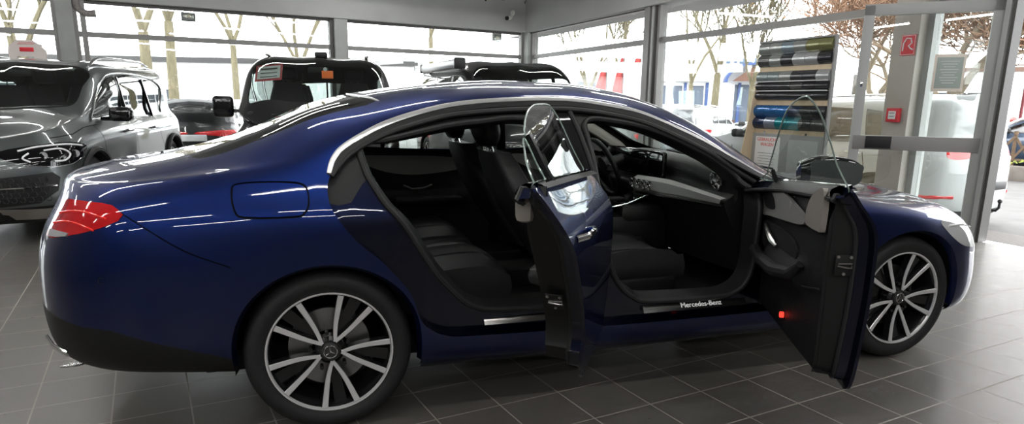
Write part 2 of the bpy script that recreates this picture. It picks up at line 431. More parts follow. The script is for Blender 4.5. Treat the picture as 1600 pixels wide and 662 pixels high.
class Surf:
    """half body: rows j (sill..centre line) lofted; u along length, v up the section. side=-1 near (y<0)"""
    def __init__(s,rows,Xt,Xn,Lt=.8,Ln=.8,nt=2.8,nn=2.8,xmid=1.2,side=-1):
        s.R=[]
        for r in rows:
            s.R.append((r['x0'],r['x1'],Tab(r['y']),Tab(r['z'],r.get('sig',.05)),r.get('nt',nt),r.get('nn',nn)))
        s.Xt,s.Xn,s.Lt,s.Ln,s.side=Xt,Xn,Lt,Ln,side
        s.TY=np.array([r[2].y for r in s.R]);s.TZ=np.array([r[3].y for r in s.R]);s.X0=np.array([r[0] for r in s.R])[None];s.X1=np.array([r[1] for r in s.R])[None];s.NT=np.array([r[4] for r in s.R])[None];s.NN=np.array([r[5] for r in s.R])[None];s.tx0=s.R[0][2].x0;s.J=np.arange(len(s.R))[None]
        s.U0,s.U1=-Lt,(Xn-Xt)+Ln
        c=np.array([[0,float(R[2](xmid)),float(R[3](xmid))] for R in s.R])
        ch=np.sqrt((np.diff(c,axis=0)**2).sum(1));s.k=np.concatenate([[0],np.cumsum(ch)]);s.V1=s.k[-1]
        n=len(s.k);h=np.diff(s.k);A=np.zeros((n,n));B=np.zeros((n,n));A[0,0]=A[-1,-1]=1
        # last row: symmetric (zero slope) not enforced
        for i in range(1,n-1):
            A[i,i-1]=h[i-1];A[i,i]=2*(h[i-1]+h[i]);A[i,i+1]=h[i]
            B[i,i-1]=6/h[i-1];B[i,i]=-6/h[i-1]-6/h[i];B[i,i+1]=6/h[i]
        s.M=np.linalg.solve(A,B);s.h=h
    def rows(s,u):
        u=np.atleast_1d(u).astype(float)[:,None]
        th=np.clip((u+s.Lt)/s.Lt,0,1)*np.pi/2;Lm=s.Xn-s.Xt;tn=np.clip((s.U1-u)/s.Ln,0,1)*np.pi/2
        x=np.where(u<0,s.Xt-(s.Xt-s.X0)*np.cos(th),np.where(u>Lm,s.Xn+(s.X1-s.Xn)*np.cos(tn),s.Xt+u+0*s.X0))
        f=np.where(u<0,np.sqrt(np.maximum(0,1-np.maximum(np.cos(th),0)**s.NT)),np.where(u>Lm,np.sqrt(np.maximum(0,1-np.maximum(np.cos(tn),0)**s.NN)),1))
        g=(x-s.tx0)/.01;i=np.clip(g.astype(int),0,s.TY.shape[1]-2);t=g-i
        y=(s.TY[s.J,i]*(1-t)+s.TY[s.J,i+1]*t)*f*s.side;z=s.TZ[s.J,i]*(1-t)+s.TZ[s.J,i+1]*t
        return np.stack([x,y,z],2)
    def ev(s,u,v):
        u=np.atleast_1d(u).astype(float);v=np.clip(np.atleast_1d(v).astype(float),0,s.V1)
        P=s.rows(u);D=np.einsum('ij,njk->nik',s.M,P)
        i=np.clip(np.searchsorted(s.k,v,side='right')-1,0,len(s.h)-1);h=s.h[i][:,None];n=np.arange(len(u))
        a=(s.k[i+1]-v)[:,None]/h;b=1-a
        return a*P[n,i]+b*P[n,i+1]+((a**3-a)*D[n,i]+(b**3-b)*D[n,i+1])*h*h/6
    def nrm(s,u,v,e=.004):
        u=np.atleast_1d(u).astype(float);v=np.atleast_1d(v).astype(float)
        du=s.ev(np.minimum(u+e,s.U1-1e-3),v)-s.ev(np.maximum(u-e,s.U0+1e-3),v)
        dv=s.ev(u,np.minimum(v+e,s.V1))-s.ev(u,np.maximum(v-e,0))
        n=np.cross(du,dv);n*= (1 if s.side<0 else -1)
        l=np.linalg.norm(n,axis=1,keepdims=True);return n/np.maximum(l,1e-9)
    def inv(s,pts,ax=(0,2),guess=None,it=30):
        """find (u,v) such that chosen coordinates of S equal pts (n,2)"""
        pts=np.atleast_2d(np.array(pts,float));n=len(pts)
        if guess is None:
            if not hasattr(s,'_g'):
                U,V=np.meshgrid(np.linspace(s.U0+.02,s.U1-.02,90),np.linspace(0,s.V1,60));U=U.ravel();V=V.ravel();s._g=(U,V,s.ev(U,V))
            U,V,G=s._g;G=G[:,list(ax)]
            i=[int(np.argmin(((G-p)**2).sum(1))) for p in pts];u=U[i];v=V[i]
        else: u,v=guess
        for _ in range(it):
            p=s.ev(u,v)[:,list(ax)];e=1e-4
            a=(s.ev(u+e,v)[:,list(ax)]-p)/e;b=(s.ev(u,v+e)[:,list(ax)]-p)/e
            r=pts-p
            if np.abs(r).max()<2e-6: break
            det=a[:,0]*b[:,1]-a[:,1]*b[:,0];det=np.where(abs(det)<1e-6,1e-6,det)
            du=(r[:,0]*b[:,1]-r[:,1]*b[:,0])/det;dv=(a[:,0]*r[:,1]-a[:,1]*r[:,0])/det
            m=np.minimum(1,.08/np.maximum(1e-9,np.maximum(abs(du),abs(dv))))
            u=np.clip(u+du*m,s.U0+1e-3,s.U1-1e-3);v=np.clip(v+dv*m,0,s.V1-1e-4)
        return np.stack([u,v],1)
def R(x0,x1,*k,**kw):   # k: (x,y,z)
    d=dict(x0=x0,x1=x1,y=[(a,b) for a,b,c in k],z=[(a,c) for a,b,c in k]);d.update(kw);return d
ROWS=[
R(-1.12,3.66,(-1.1,.74,.31),(-.4,.80,.255),(.4,.80,.19),(1.2,.80,.185),(2.5,.80,.19),(3.3,.80,.20),(3.7,.78,.22),nt=3.6),
R(-1.15,3.73,(-1.1,.82,.36),(-.4,.885,.31),(.4,.89,.25),(1.2,.885,.245),(2.5,.885,.245),(3.3,.87,.245),(3.7,.84,.26),nt=3.6),
R(-1.17,3.79,(-1.1,.865,.46),(-.4,.925,.43),(.4,.925,.38),(1.2,.915,.38),(2.5,.92,.38),(3.3,.90,.36),(3.7,.86,.36),nt=3.5),
R(-1.18,3.80,(-1.1,.87,.64),(-.4,.94,.61),(0,.945,.60),(.4,.942,.60),(1.2,.93,.60),(2.5,.935,.60),(2.94,.937,.60),(3.3,.905,.54),(3.7,.84,.50),nt=3.1),
R(-1.14,3.75,(-1.1,.855,.83),(-.4,.935,.80),(0,.945,.80),(.4,.942,.80),(1.2,.935,.80),(2.5,.93,.775),(2.94,.93,.725),(3.3,.895,.65),(3.7,.82,.615),nt=2.8),
R(-1.075,3.69,(-1.1,.80,.94),(-.8,.855,.935),(-.4,.905,.93),(0,.925,.93),(.4,.925,.925),(1.2,.917,.915),(2.1,.91,.885),(2.5,.90,.855),(2.94,.885,.80),(3.3,.84,.74),(3.7,.76,.685),nt=2.9),
R(-1.065,3.63,(-1.1,.72,.985),(-.8,.79,.99),(-.4,.85,1.01),(0,.865,1.025),(.4,.865,1.005),(1.2,.865,.985),(2.1,.87,.94),(2.5,.84,.892),(2.94,.81,.83),(3.3,.76,.785),(3.7,.68,.72),nt=2.9),
R(-1.05,3.57,(-1.1,.64,1.01),(-.8,.71,1.02),(-.4,.765,1.06),(0,.785,1.13),(.2,.775,1.16),(.6,.765,1.17),(1.2,.765,1.165),(1.6,.775,1.12),(1.9,.80,1.02),(2.15,.80,.96),(2.5,.75,.908),(2.94,.71,.85),(3.3,.66,.81),(3.7,.58,.745),nt=2.9),
R(-1.02,3.51,(-1.1,.56,1.022),(-.8,.63,1.038),(-.4,.675,1.085),(-.2,.69,1.145),(0,.69,1.21),(.2,.68,1.265),(.4,.668,1.302),(.7,.655,1.337),(1.0,.65,1.352),(1.3,.66,1.333),(1.5,.672,1.29),(1.7,.69,1.222),(1.9,.715,1.125),(2.05,.73,1.035),(2.2,.71,.972),(2.5,.645,.92),(2.94,.60,.865),(3.3,.55,.83),(3.7,.47,.765),nt=2.9),
R(-.96,3.45,(-1.1,.48,1.03),(-.8,.55,1.05),(-.46,.60,1.095),(-.2,.60,1.185),(0,.595,1.265),(.25,.575,1.322),(.5,.565,1.363),(.8,.555,1.387),(1.1,.555,1.392),(1.4,.56,1.363),(1.6,.575,1.315),(1.8,.60,1.232),(2.0,.61,1.13),(2.2,.58,1.03),(2.35,.54,.97),(2.6,.50,.92),(2.94,.46,.875),(3.3,.42,.842),(3.7,.36,.782),nt=2.9),
R(-.91,3.40,(-1.1,.28,1.04),(-.8,.31,1.065),(-.58,.33,1.098),(-.3,.34,1.185),(0,.335,1.308),(.3,.33,1.373),(.6,.325,1.413),(.9,.32,1.43),(1.2,.32,1.426),(1.5,.32,1.385),(1.7,.33,1.32),(1.9,.33,1.235),(2.1,.32,1.135),(2.3,.31,1.03),(2.43,.30,.965),(2.6,.28,.935),(2.94,.26,.89),(3.3,.24,.856),(3.7,.20,.795),nt=2.9),
R(-.85,3.35,(-1.1,0,1.045),(-.8,0,1.072),(-.60,0,1.108),(-.3,0,1.2),(0,0,1.328),(.3,0,1.388),(.6,0,1.424),(.9,0,1.441),(1.2,0,1.436),(1.5,0,1.395),(1.7,0,1.332),(1.9,0,1.25),(2.1,0,1.155),(2.3,0,1.05),(2.46,0,.968),(2.62,0,.945),(2.94,0,.902),(3.3,0,.865),(3.7,0,.803)),
]
def make(side=-1): return Surf(ROWS,-.60,3.22,.8,.8,2.8,3.0,1.2,side)

def build_sedan():
    car=empty('sedan',(1.3,0,0),label='dark blue four-door sedan in the foreground with both right-hand doors open',cat='car')
    W=Matrix.Translation((-1.3,0,0))
    S=make(-1);Sf=make(1)
    k=S.k
    # ---- loops in side view (x,z)
    open_=[(.045,1.062),(.085,1.108),(.16,1.157),(.27,1.212),(.40,1.254),(.545,1.289),(.69,1.306),(.84,1.316),(.98,1.321),(1.13,1.317),(1.29,1.298),(1.45,1.266),(1.60,1.209),(1.77,1.134),(1.93,1.049),(2.07,.985),(2.19,.952),(2.25,.93),(2.275,.86),(2.29,.7),(2.285,.5),(2.26,.37),(2.22,.345),(1.3,.34),(.62,.355),(.47,.37),(.40,.41),(.365,.452),(.325,.569),(.225,.698),(.13,.786),(.06,.875),(.025,.943),(.022,1.01)]
    seal_r=[(.15,1.165),(.175,1.07),(.205,1.017),(.306,.859),(.391,.715),(.453,.619),(.554,.504),(.62,.465),(.70,.448),(.95,.435),(1.05,.44),(1.10,.48),(1.105,.60),(1.09,.80),(1.06,.98),(1.01,1.12),(.965,1.22),(.94,1.255),(.90,1.272),(.80,1.275),(.694,1.262),(.546,1.245),(.399,1.215),(.259,1.185),(.18,1.18)]
    seal_f=[(1.16,1.245),(1.168,1.18),(1.185,1.05),(1.19,.90),(1.225,.658),(1.285,.524),(1.36,.455),(1.45,.425),(1.8,.418),(1.92,.44),(1.98,.50),(2.0,.60),(2.005,.75),(2.02,.90),(2.03,.94),(2.0,.975),(1.90,1.045),(1.78,1.11),(1.60,1.19),(1.45,1.24),(1.30,1.265),(1.20,1.272)]
    def arch(cx,r,zc=.335,z0=-.1):
        a=np.linspace(-.35,PI+.35,40);return [(cx+r*math.cos(q),zc+r*1.0*math.sin(q)) for q in a]
    def arch_uv(cx,r,up):
        a=np.linspace(PI,0,36);p=[(cx+r*math.cos(q),.345+(up-.345)*math.sin(q)**.9) for q in a]
        uv=S.inv(p);lo=uv[0].copy();hi=uv[-1].copy()
        bot=S.inv([(cx-r*1.0,.26),(cx+r*1.0,.26)])
        return np.array([[bot[0][0]-.01,-.05],bot[0]]+list(uv)+[bot[1],[bot[1][0]+.01,-.05]])
    aR=arch_uv(0,.37,.708);aF=arch_uv(2.939,.372,.708)
    V1=S.V1
    wind=np.array([(2.02,V1+.02),(2.03,1.62),(2.10,1.43),(2.3,1.385),(2.5,1.37),(2.72,1.36),(2.83,1.385),(2.93,1.46),(3.02,1.66),(3.06,V1+.02)])
    rear=np.array([(.76,V1+.02),(.79,1.64),(.86,1.42),(.80,1.388),(.5,1.386),(.2,1.386),(.135,1.40),(.10,1.45),(.045,1.66),(.0,V1+.02)])
    tl=S.inv(densify([(-.695,.921),(-.712,.900),(-.772,.875),(-.844,.852),(-.922,.832),(-.99,.812),(-1.03,.812),(-.99,.885),(-.945,.948),(-.915,.958),(-.859,.960),(-.772,.958),(-.735,.952),(-.712,.938)],.02))
    # extend the lamp a little round the tail
    hl=S.inv(smoothpoly([(3.14,.735),(3.22,.745),(3.34,.735),(3.47,.70),(3.58,.66),(3.60,.60),(3.52,.575),(3.42,.585),(3.30,.61),(3.20,.67)],True,4))
    fuel=smoothpoly(S.inv(smoothpoly([(-.326,1.0),(-.30,1.022),(-.19,1.026),(-.085,1.02),(-.055,.996),(-.052,.945),(-.07,.912),(-.106,.90),(-.28,.902),(-.318,.93)],True,3)),True,1)
    bl=S.inv(smoothpoly([(-.70,.925),(-.656,.897),(-.577,.841),(-.495,.787),(-.405,.745),(-.345,.72)],False,6))
    low=S.inv([(-1.05,.54),(-.887,.509),(-.775,.497),(-.614,.433),(-.441,.375),(-.365,.345)])
    lowp=np.array([[S.U0,.36]]+[[a,b] for a,b in low]+[[low[-1][0]+.02,-.02],[S.U0,-.02]])
    trunk=np.array([(.14,1.30),(.05,1.24),(-.1,1.215),(-.3,1.19),(-.42,1.10),(-.47,.98),(-.50,.86),(-.52,.70),(S.U0,.70)])
    sill=S.inv([(.40,.37)])[0]
    hood=np.array([(2.72,1.33),(2.8,1.15),(3.1,1.12),(3.5,1.13),(3.8,1.12),(4.05,1.06),(4.2,.98),(4.4,.93),(S.U1,.93)])
    loops={'open':S.inv(smoothpoly(open_,True,4)),'aR':aR,'aF':aF,'wind':wind,'rear':rear,'tail':tl,'head':hl,'fg':ribbon(np.vstack([fuel,fuel[:1]]),.007),'bl':ribbon(bl,.004),'low':lowp,'tr':ribbon(smoothpoly(trunk,False,4),.006),'hd':ribbon(smoothpoly(hood,False,4),.006),'windf':wind*0,'rf':rear*0}
    # black ceramic bands of the glass
    def shrink(P,d,m):
        c=P.mean(0);q=P.copy();q[:,0]=np.where(P[:,0]>c[0],P[:,0]-d,P[:,0]+d);q[:,1]=np.where(P[:,1]<V1-.01,P[:,1]+m,P[:,1]);return q
    loops['windf']=shrink(wind,.035,.03);loops['rf']=shrink(rear,.03,.03)
    uv,tri,mk=trim(S,loops,.032)
    body=~(mk['open']|mk['aR']|mk['aF']|mk['wind']|mk['rear']|mk['tail']|mk['head']|mk['fg']|mk['bl']|mk['low']|mk['tr']|mk['hd'])
    nb=panel(S,uv,tri[body],'body_shell',M_BLUE,car)
    lowr=panel(S,uv,tri[mk['low']&~mk['aR']],'lower_bumper_trim',M_BLK,car)
    shell=panel(S,uv,tri[~(mk['open']|mk['aR']|mk['aF']|mk['wind']|mk['rear'])],'inner_shell',M_GAP,car,off=-.014)
    tlo=panel(S,uv,tri[mk['tail']],'tail_light',M_RED,car,off=.002)
    hlo=panel(S,uv,tri[mk['head']],'headlight',M_CLR,car,off=.001)
    wg=panel(S,uv,tri[mk['windf']],'windshield',M_GLS,car,off=-.002)
    wb=panel(S,uv,tri[mk['wind']&~mk['windf']],'windshield_border',M_GBLK,car,off=-.001)
    rg=panel(S,uv,tri[mk['rf']],'rear_window',M_GLD,car,off=-.002)
    rb=panel(S,uv,tri[mk['rear']&~mk['rf']],'rear_window_border',M_GBLK,car,off=-.001)
    # far side
    win=[(.10,1.06),(.15,1.135),(.27,1.195),(.40,1.238),(.545,1.273),(.69,1.291),(.84,1.301),(.98,1.306),(1.13,1.302),(1.29,1.283),(1.45,1.25),(1.60,1.193),(1.77,1.118),(1.93,1.035),(2.0,1.0),(2.02,.985),(1.2,1.015),(.6,1.03)]
    lf={'winf':Sf.inv(win),'aR':aR,'aF':aF,'wind':wind,'rear':rear,'windf':loops['windf'],'rf':loops['rf'],'tail':tl,'head':hl,'low':lowp,
        'post':Sf.inv([(1.13,1.33),(1.19,1.33),(1.25,1.0),(1.19,1.0)]),'post2':Sf.inv([(.41,1.26),(.435,1.265),(.435,1.0),(.41,1.0)])}
    uf,tf,mf=trim(Sf,lf,.045)
    fb=panel(Sf,uf,tf[~(mf['winf']|mf['aR']|mf['aF']|mf['wind']|mf['rear']|mf['tail']|mf['head']|mf['low'])],'body_far',M_BLUE,car)
    fl=panel(Sf,uf,tf[mf['low']&~mf['aR']],'lowf',M_BLK,car)
    ft=panel(Sf,uf,tf[mf['tail']],'tail_light',M_RED,car,off=.002)
    fh=panel(Sf,uf,tf[mf['head']],'headlight',M_CLR,car,off=.001)
    fs=panel(Sf,uf,tf[~(mf['winf']|mf['aR']|mf['aF']|mf['wind']|mf['rear'])],'sh',M_GAP,car,off=-.014)
    panel(Sf,uf,tf[mf['winf']&~mf['post']&~mf['post2']],'side_window',M_GLS,car,off=-.004)
    panel(Sf,uf,tf[mf['winf']&mf['post']],'window_post',M_GBLK,car);panel(Sf,uf,tf[mf['winf']&mf['post2']],'window_post',M_GBLK,car)
    join_into(nb,[fb]);join_into(lowr,[fl]);join_into(shell,[fs])
    join_into(wg,[panel(Sf,uf,tf[mf['windf']],'a',M_GLS,car,off=-.002)]);join_into(wb,[panel(Sf,uf,tf[mf['wind']&~mf['windf']],'a',M_GBLK,car,off=-.001)])
    join_into(rg,[panel(Sf,uf,tf[mf['rf']],'a',M_GLD,car,off=-.002)]);join_into(rb,[panel(Sf,uf,tf[mf['rear']&~mf['rf']],'a',M_GBLK,car,off=-.001)])
    # fuel flap: region inside ring is in body; give it its own panel
    # chrome lines
    chrome=[(.030,1.052),(.048,1.10),(.084,1.142),(.156,1.186),(.265,1.238),(.401,1.281),(.545,1.314),(.681,1.331),(.835,1.341),(.98,1.346),(1.134,1.342),(1.287,1.323),(1.45,1.291),(1.604,1.234),(1.776,1.16),(1.939,1.075),(2.08,1.005),(2.20,.965),(2.235,.955)]
    strip(S,chrome,.026,.007,'window_trim',mat('satin_chrome',(.88,.88,.87),.32,.85),car,wfn=lambda f:.75+.45*math.sin(PI*min(1,f*1.4))**.5 if f<.7 else .75+.1*(1-f))
    strip(Sf,chrome,.02,.006,'window_trim',M_CHR,car)
    band=[(.034,1.045),(.064,1.085),(.103,1.125),(.168,1.165),(.27,1.219),(.402,1.261),(.545,1.296),(.685,1.313),(.837,1.323),(.98,1.328),(1.132,1.324),(1.288,1.305),(1.445,1.273),(1.598,1.216),(1.768,1.142),(1.93,1.058),(2.07,.992),(2.19,.957)]
    strip(S,band,.034,.0045,'window_surround',M_BLK,car)
    for Sx in (S,Sf):
        q=np.array([(.76,Sx.V1-.01),(.77,1.80),(.79,1.64),(.83,1.50),(.862,1.41)]);q=smoothpoly(q,False,4);P_=Sx.ev(q[:,0],q[:,1])+Sx.nrm(q[:,0],q[:,1])*.001;b=MB();b.tube([tuple(p) for p in P_],.0035,5);b.build('roof_seam',mat('satin_chrome',(.88,.88,.87),.32,.85),car)
    # lamp details
    sub=MB()
    def sp(Sx,x,z): 
        q=Sx.inv([(x,z)]);return Sx.ev(q[:,0],q[:,1])[0],Sx.nrm(q[:,0],q[:,1])[0]
    P=[sp(S,x,z) for x,z in ((-1.005,.815),(-.96,.822),(-.91,.833),(-.90,.846),(-.94,.846),(-1.0,.842))]
    b=MB();b.add([tuple(p+n*.006) for p,n in P]+[tuple(p-n*.004) for p,n in P],[[0,1,2,3,4,5]]+[[i,(i+1)%6,(i+1)%6+6,i+6] for i in range(6)]);b.build('reversing_lens',M_CLR,tlo)
    for z0,x0,x1 in ((.905,-.955,-.75),(.865,-.985,-.80)):
        pts=[];
        for t in np.linspace(0,1,9):
            p,n=sp(S,x0+(x1-x0)*t,z0+.02*math.sin(PI*t));pts.append(tuple(p+n*.003))
        b=MB();b.tube(pts,.004,6);b.build('light_guide',mat('bright_red',(.8,.02,.02),.2,emit=(1,.05,.03),es=.12),tlo)
    # headlight innards
    b=MB()
    pts=[sp(S,x,z) for x,z in ((3.2,.715),(3.33,.71),(3.46,.68))]
    b.tube([tuple(p+n*.004) for p,n in pts],.006,6);b.build('light_strip',M_WHT,hlo)
    # parking sensor
    p,n=sp(S,-.785,.685);b=MB();b.tube([tuple(p-n*.002),tuple(p+n*.0015)],.011,16);b.build('parking_sensor',M_BLUE,car)
    pts=[tuple(p+n*.0015+np.array([.011*math.cos(a),0,.011*math.sin(a)])) for a in np.linspace(0,2*PI,20,endpoint=False)]
    b=MB();b.tube(pts,.001,5,closed=True);b.build('sensor_ring',M_BLK,car)
    # fuel flap plate
    fp=np.array(fuel);c=fp.mean(0);
    # wheel arch lips and liners
    for cx,A,tp in ((0,aR,0),(2.939,aF,0)):
        for Sx,sd in ((S,-1),(Sf,1)):
            lips=MB();lin=MB()
            L=densify(A[1:-1],.03,False);P0=Sx.ev(L[:,0],L[:,1])
            cz=np.array([cx,0,.34]);d=cz-P0;d[:,1]=0;dl=np.linalg.norm(d,axis=1,keepdims=True);d/=dl
            P1=P0+d*.006+np.array([0,-sd*.012,0]);P2=P0+d*.016+np.array([0,-sd*.03,0]);P3=P2.copy();P3[:,1]=sd*.87;P3=P3-d*.012
            P4=P3.copy();P4=P3-d*.02;P4[:,1]=sd*.55
            lips.loft([[tuple(q) for q in P] for P in (P0,P1,P2)],closed=False)
            lin.loft([[tuple(q) for q in P] for P in (P2,P3,P4)],closed=False)
            # inner wall of the well
            cc=(cx,sd*.55,.35);n=len(P4);lin.add([tuple(q) for q in P4]+[cc],[[i,i+1,n] for i in range(n-1)])
            lips.build('wheel_arch_lip',M_BLUE,car);lin.build('wheel_well_liner',M_GAP,car)
    # wheels
    for nm,x,y,st,f in (('w',0,-.905,0,-1),('w',2.939,-.895,.02,-1),('w',0,.905,0,1),('w',2.939,.895,.02,1)):
        wheel('wheel',car,(x,y,.335),st,f)
    # underbody
    b=MB();b.box((1.45,0,.255),(3.9,1.35,.09));b.build('underbody',M_GAP,car)
    # rear end details: exhaust trim, plate recess
    b=MB();b.tube([(-1.075,-.62,.405),(-1.03,-.70,.39),(-.965,-.765,.375)],.007,8,sx=1.6);b.build('exhaust_trim',M_CHR,car)
    b=MB()
    def npf(u,v):
        y=(2*u-1)*.26;z=.725+.11*v;Q=(S.inv([(-max(abs(y),.01),z)],ax=(1,2),guess=(np.array([S.U0+.15]),np.array([S.k[3]+.1]))));p=S.ev(Q[:,0],Q[:,1])[0];return (p[0]-.006,y,z)
    b.grid(npf,12,2);b.build('number_plate',mat('plate_white',(.8,.8,.8),.4),car)
    # front: grille
    b=MB()
    b.grid(lambda u,v:(3.775-.05*(2*u-1)**2-.03*v,(u-.5)*1.0*(1-.15*v),.40+.24*v),14,6);b.build('grille',M_GBLK,car)
    # ---------------- opening frame (jamb)
    dep=.055
    so=S.inv(smoothpoly(open_,True,4));sr=S.inv(smoothpoly(seal_r,True,4));sfv=S.inv(smoothpoly(seal_f,True,4))
    bpp=S.inv([(1.005,1.33),(1.085,1.33),(1.155,1.06),(1.178,.985),(1.10,.985),(1.06,1.06)])
    lr=densify(so,.02)
    P0=S.ev(lr[:,0],lr[:,1]);N0=S.nrm(lr[:,0],lr[:,1])
    upl=S.inv([(-.02,.975),(.06,.955),(.11,.965),(.16,1.03),(.27,1.10),(.6,1.15),(.97,1.14),(1.02,1.0),(1.24,.985),(1.30,1.10),(1.6,1.05),(2.0,.96),(2.30,.93),(2.30,1.0),(2.05,1.06),(1.9,1.12),(1.6,1.26),(1.3,1.345),(.98,1.365),(.6,1.34),(.3,1.27),(.12,1.18),(0.0,1.08)])
    uo,to,mo=trim(S,{'o':so,'r':sr,'f':sfv,'b':bpp,'up':upl},.035,(.55,2.95,1.36,.05))
    reg=mo['o']&~mo['r']&~mo['f']
    def jd(P): return -np.where(P[:,2]<.95,dep,dep-.03*np.clip((P[:,2]-.95)/.15,0,1))
    up=mo['up']
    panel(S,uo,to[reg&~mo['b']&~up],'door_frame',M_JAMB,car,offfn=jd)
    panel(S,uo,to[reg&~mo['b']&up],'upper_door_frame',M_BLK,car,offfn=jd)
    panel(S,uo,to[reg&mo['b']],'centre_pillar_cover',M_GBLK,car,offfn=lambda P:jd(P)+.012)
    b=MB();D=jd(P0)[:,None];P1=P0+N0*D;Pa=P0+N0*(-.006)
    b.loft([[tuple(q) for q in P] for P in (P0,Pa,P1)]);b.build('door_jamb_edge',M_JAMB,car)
    # rubber seals around both openings
    for nm,L in (('r',sr),('f',sfv)):
        Ld=densify(L,.02);P=S.ev(Ld[:,0],Ld[:,1]);N=S.nrm(Ld[:,0],Ld[:,1]);D=jd(P)[:,None];P=P+N*D
        b=MB();b.tube([tuple(q) for q in P+N*.006],.013,8,closed=True);b.build('door_seal',M_SEAL,car)
        cz=P.mean(0);d=cz-P;d[:,1]=0;d/=np.linalg.norm(d,axis=1,keepdims=True)
        b=MB();Q=P+d*.01;Q2=P+d*.03+np.array([0,.075,0]);b.loft([[tuple(q) for q in X] for X in (P,Q,Q2)]);b.build('opening_trim',M_LEA,car)
    # roof-side and pillar seals
    def offs(x,z,o):
        q=S.inv([(x,z)]);P=S.ev(q[:,0],q[:,1]);N=S.nrm(q[:,0],q[:,1]);return tuple((P+N*(jd(P)[:,None]+o))[0])
    for L,rad in (([(1.0,1.305),(1.025,1.22),(1.055,1.10),(1.085,.99)],.011),([(1.092,1.31),(1.13,1.20),(1.165,1.07),(1.19,.97),(1.2,.80)],.011)):
        b=MB();b.tube([offs(x,z,.014) for x,z in smoothpoly(L,False,5)],rad,8);b.build('pillar_seal',M_SEAL,car)
    L=[(.06,1.068),(.10,1.112),(.17,1.158),(.28,1.207),(.41,1.247),(.55,1.279),(.70,1.295),(.85,1.304),(1.0,1.308),(1.14,1.304),(1.29,1.285),(1.45,1.252),(1.6,1.196),(1.77,1.12),(1.93,1.036),(2.05,.985)]
    q=smoothpoly(L,False,4);b=MB();b.tube([offs(x,z,.02) for x,z in q],.012,8);b.build('roof_rail_seal',M_SEAL,car)
    # hinge bracket on the centre pillar, striker
    b=MB();p=offs(1.14,.66,.004);b.box(p,(.012,.02,.05),b=.003);b.build('door_striker',M_CHR,car)
    # black corner filler at rear end of the side windows
    # ---------------- sill plates
    TS=Matrix.Translation((1.70,-.872,.392))@Matrix.Rotation(math.radians(52),4,'X')
    b=MB();b.box((0,0,0),(.56,.045,.006),TS,b=.002);sp1=b.build('sill_plate',mat('sill_steel',(.12,.12,.12),.3,.9),car)
    text_mesh('sill_lettering','Mercedes-Benz',.036,TS@Matrix.Translation((.03,0,.0045)),mat('sill_print',(.95,.95,.95),.4,emit=(1,1,1),es=.25),sp1,ext=.0012)
    TS2=Matrix.Translation((.86,-.878,.398))@Matrix.Rotation(math.radians(52),4,'X')
    b=MB();b.box((0,0,0),(.42,.03,.006),TS2,b=.002);b.build('sill_plate',M_SAT,car)
    # ---------------- interior shell
    b=MB()
    b.box((1.35,0,.30),(1.95,1.56,.05))
    b.box((1.45,0,.37),(1.25,.26,.12),b=.03)
    b.build('carpet',M_CAR,car)
    b=MB()
    def roofin(u,v):
        x=.15+1.42*u;yy=(2*v-1)*.60
        c=float(S.R[11][3](x));e=float(S.R[9][3](x));z=c-(c-e)*abs(2*v-1)**2-.035
        return (x,yy,z)
    b.grid(roofin,20,12);b.build('headliner',M_BEI if False else mat('dark_headliner',(.05,.05,.05),.9),car)
    # inner pillar / roof rail trims (light grey A-pillar)
    for sd in (-1,1):
        b=MB()
        L=[(1.45,1.30),(1.60,1.245),(1.77,1.175),(1.93,1.09),(2.04,1.02),(2.10,.94)]
        pts=[]
        for x,z in smoothpoly(L,False,4):
            q=S.inv([(x,min(z,1.3))]);P=S.ev(q[:,0],q[:,1])[0];pts.append((P[0],-sd*(P[1]+.085)*-1*-1 if sd>0 else P[1]+.085,P[2]))
        pts=[(x,(abs(y))*(1 if sd>0 else -1),z) for x,y,z in pts]
        b.tube(pts,.034,10,sx=1.0,sy=.75)
        b.build('pillar_trim',M_BEI,car)
    # parcel shelf and trunk bulkhead (dark)
    b=MB();b.box((-.15,0,1.0),(.75,1.35,.03),b=.01);b.box((-.5,0,.7),(.05,1.5,.6));b.build('parcel_shelf',M_LEA,car)
    # far side door trims
    def fdoor(x0,x1,nm):
        poly=[(x0,.40),(x1,.40),(x1,.99),(x0,1.02)]
        def fn(p):
            x,z=p[:,0],p[:,1];y=.80-.03*np.exp(-((z-.72)/.06)**2)-.03*np.clip((z-.92)/.08,0,1)
            return np.stack([x,y,z],1)
        d=plate(poly,.05,fn,'far_door_trim',M_LEA,car)
        L=x1-x0;b=MB()
        c=smoothpoly([(x0+.06,.985),(x0+.3*L,1.0),(x1-.12,.965),(x1-.05,.94),(x1-.25,.89),(x0+.45*L,.865),(x0+.22*L,.90)],True,4)
        plate(c,.05,lambda p:np.stack([p[:,0],.775+0*p[:,0],p[:,1]],1),'trim_inlay',M_GREY,d,back=(0,.02,0))
        b=MB();b.tube([(x0+.38*L,.75,.80),(x0+.44*L,.745,.775),(x0+.52*L,.745,.78),(x0+.58*L,.75,.80)],.008,8);b.build('inner_handle',M_SAT,d)
        b=MB();b.box(((x0+x1)/2+.05,.755,.70),(.45,.07,.05),b=.02);b.build('arm_rest',M_LEA,d)
    fdoor(.18,1.12,'r');fdoor(1.2,2.1,'f')
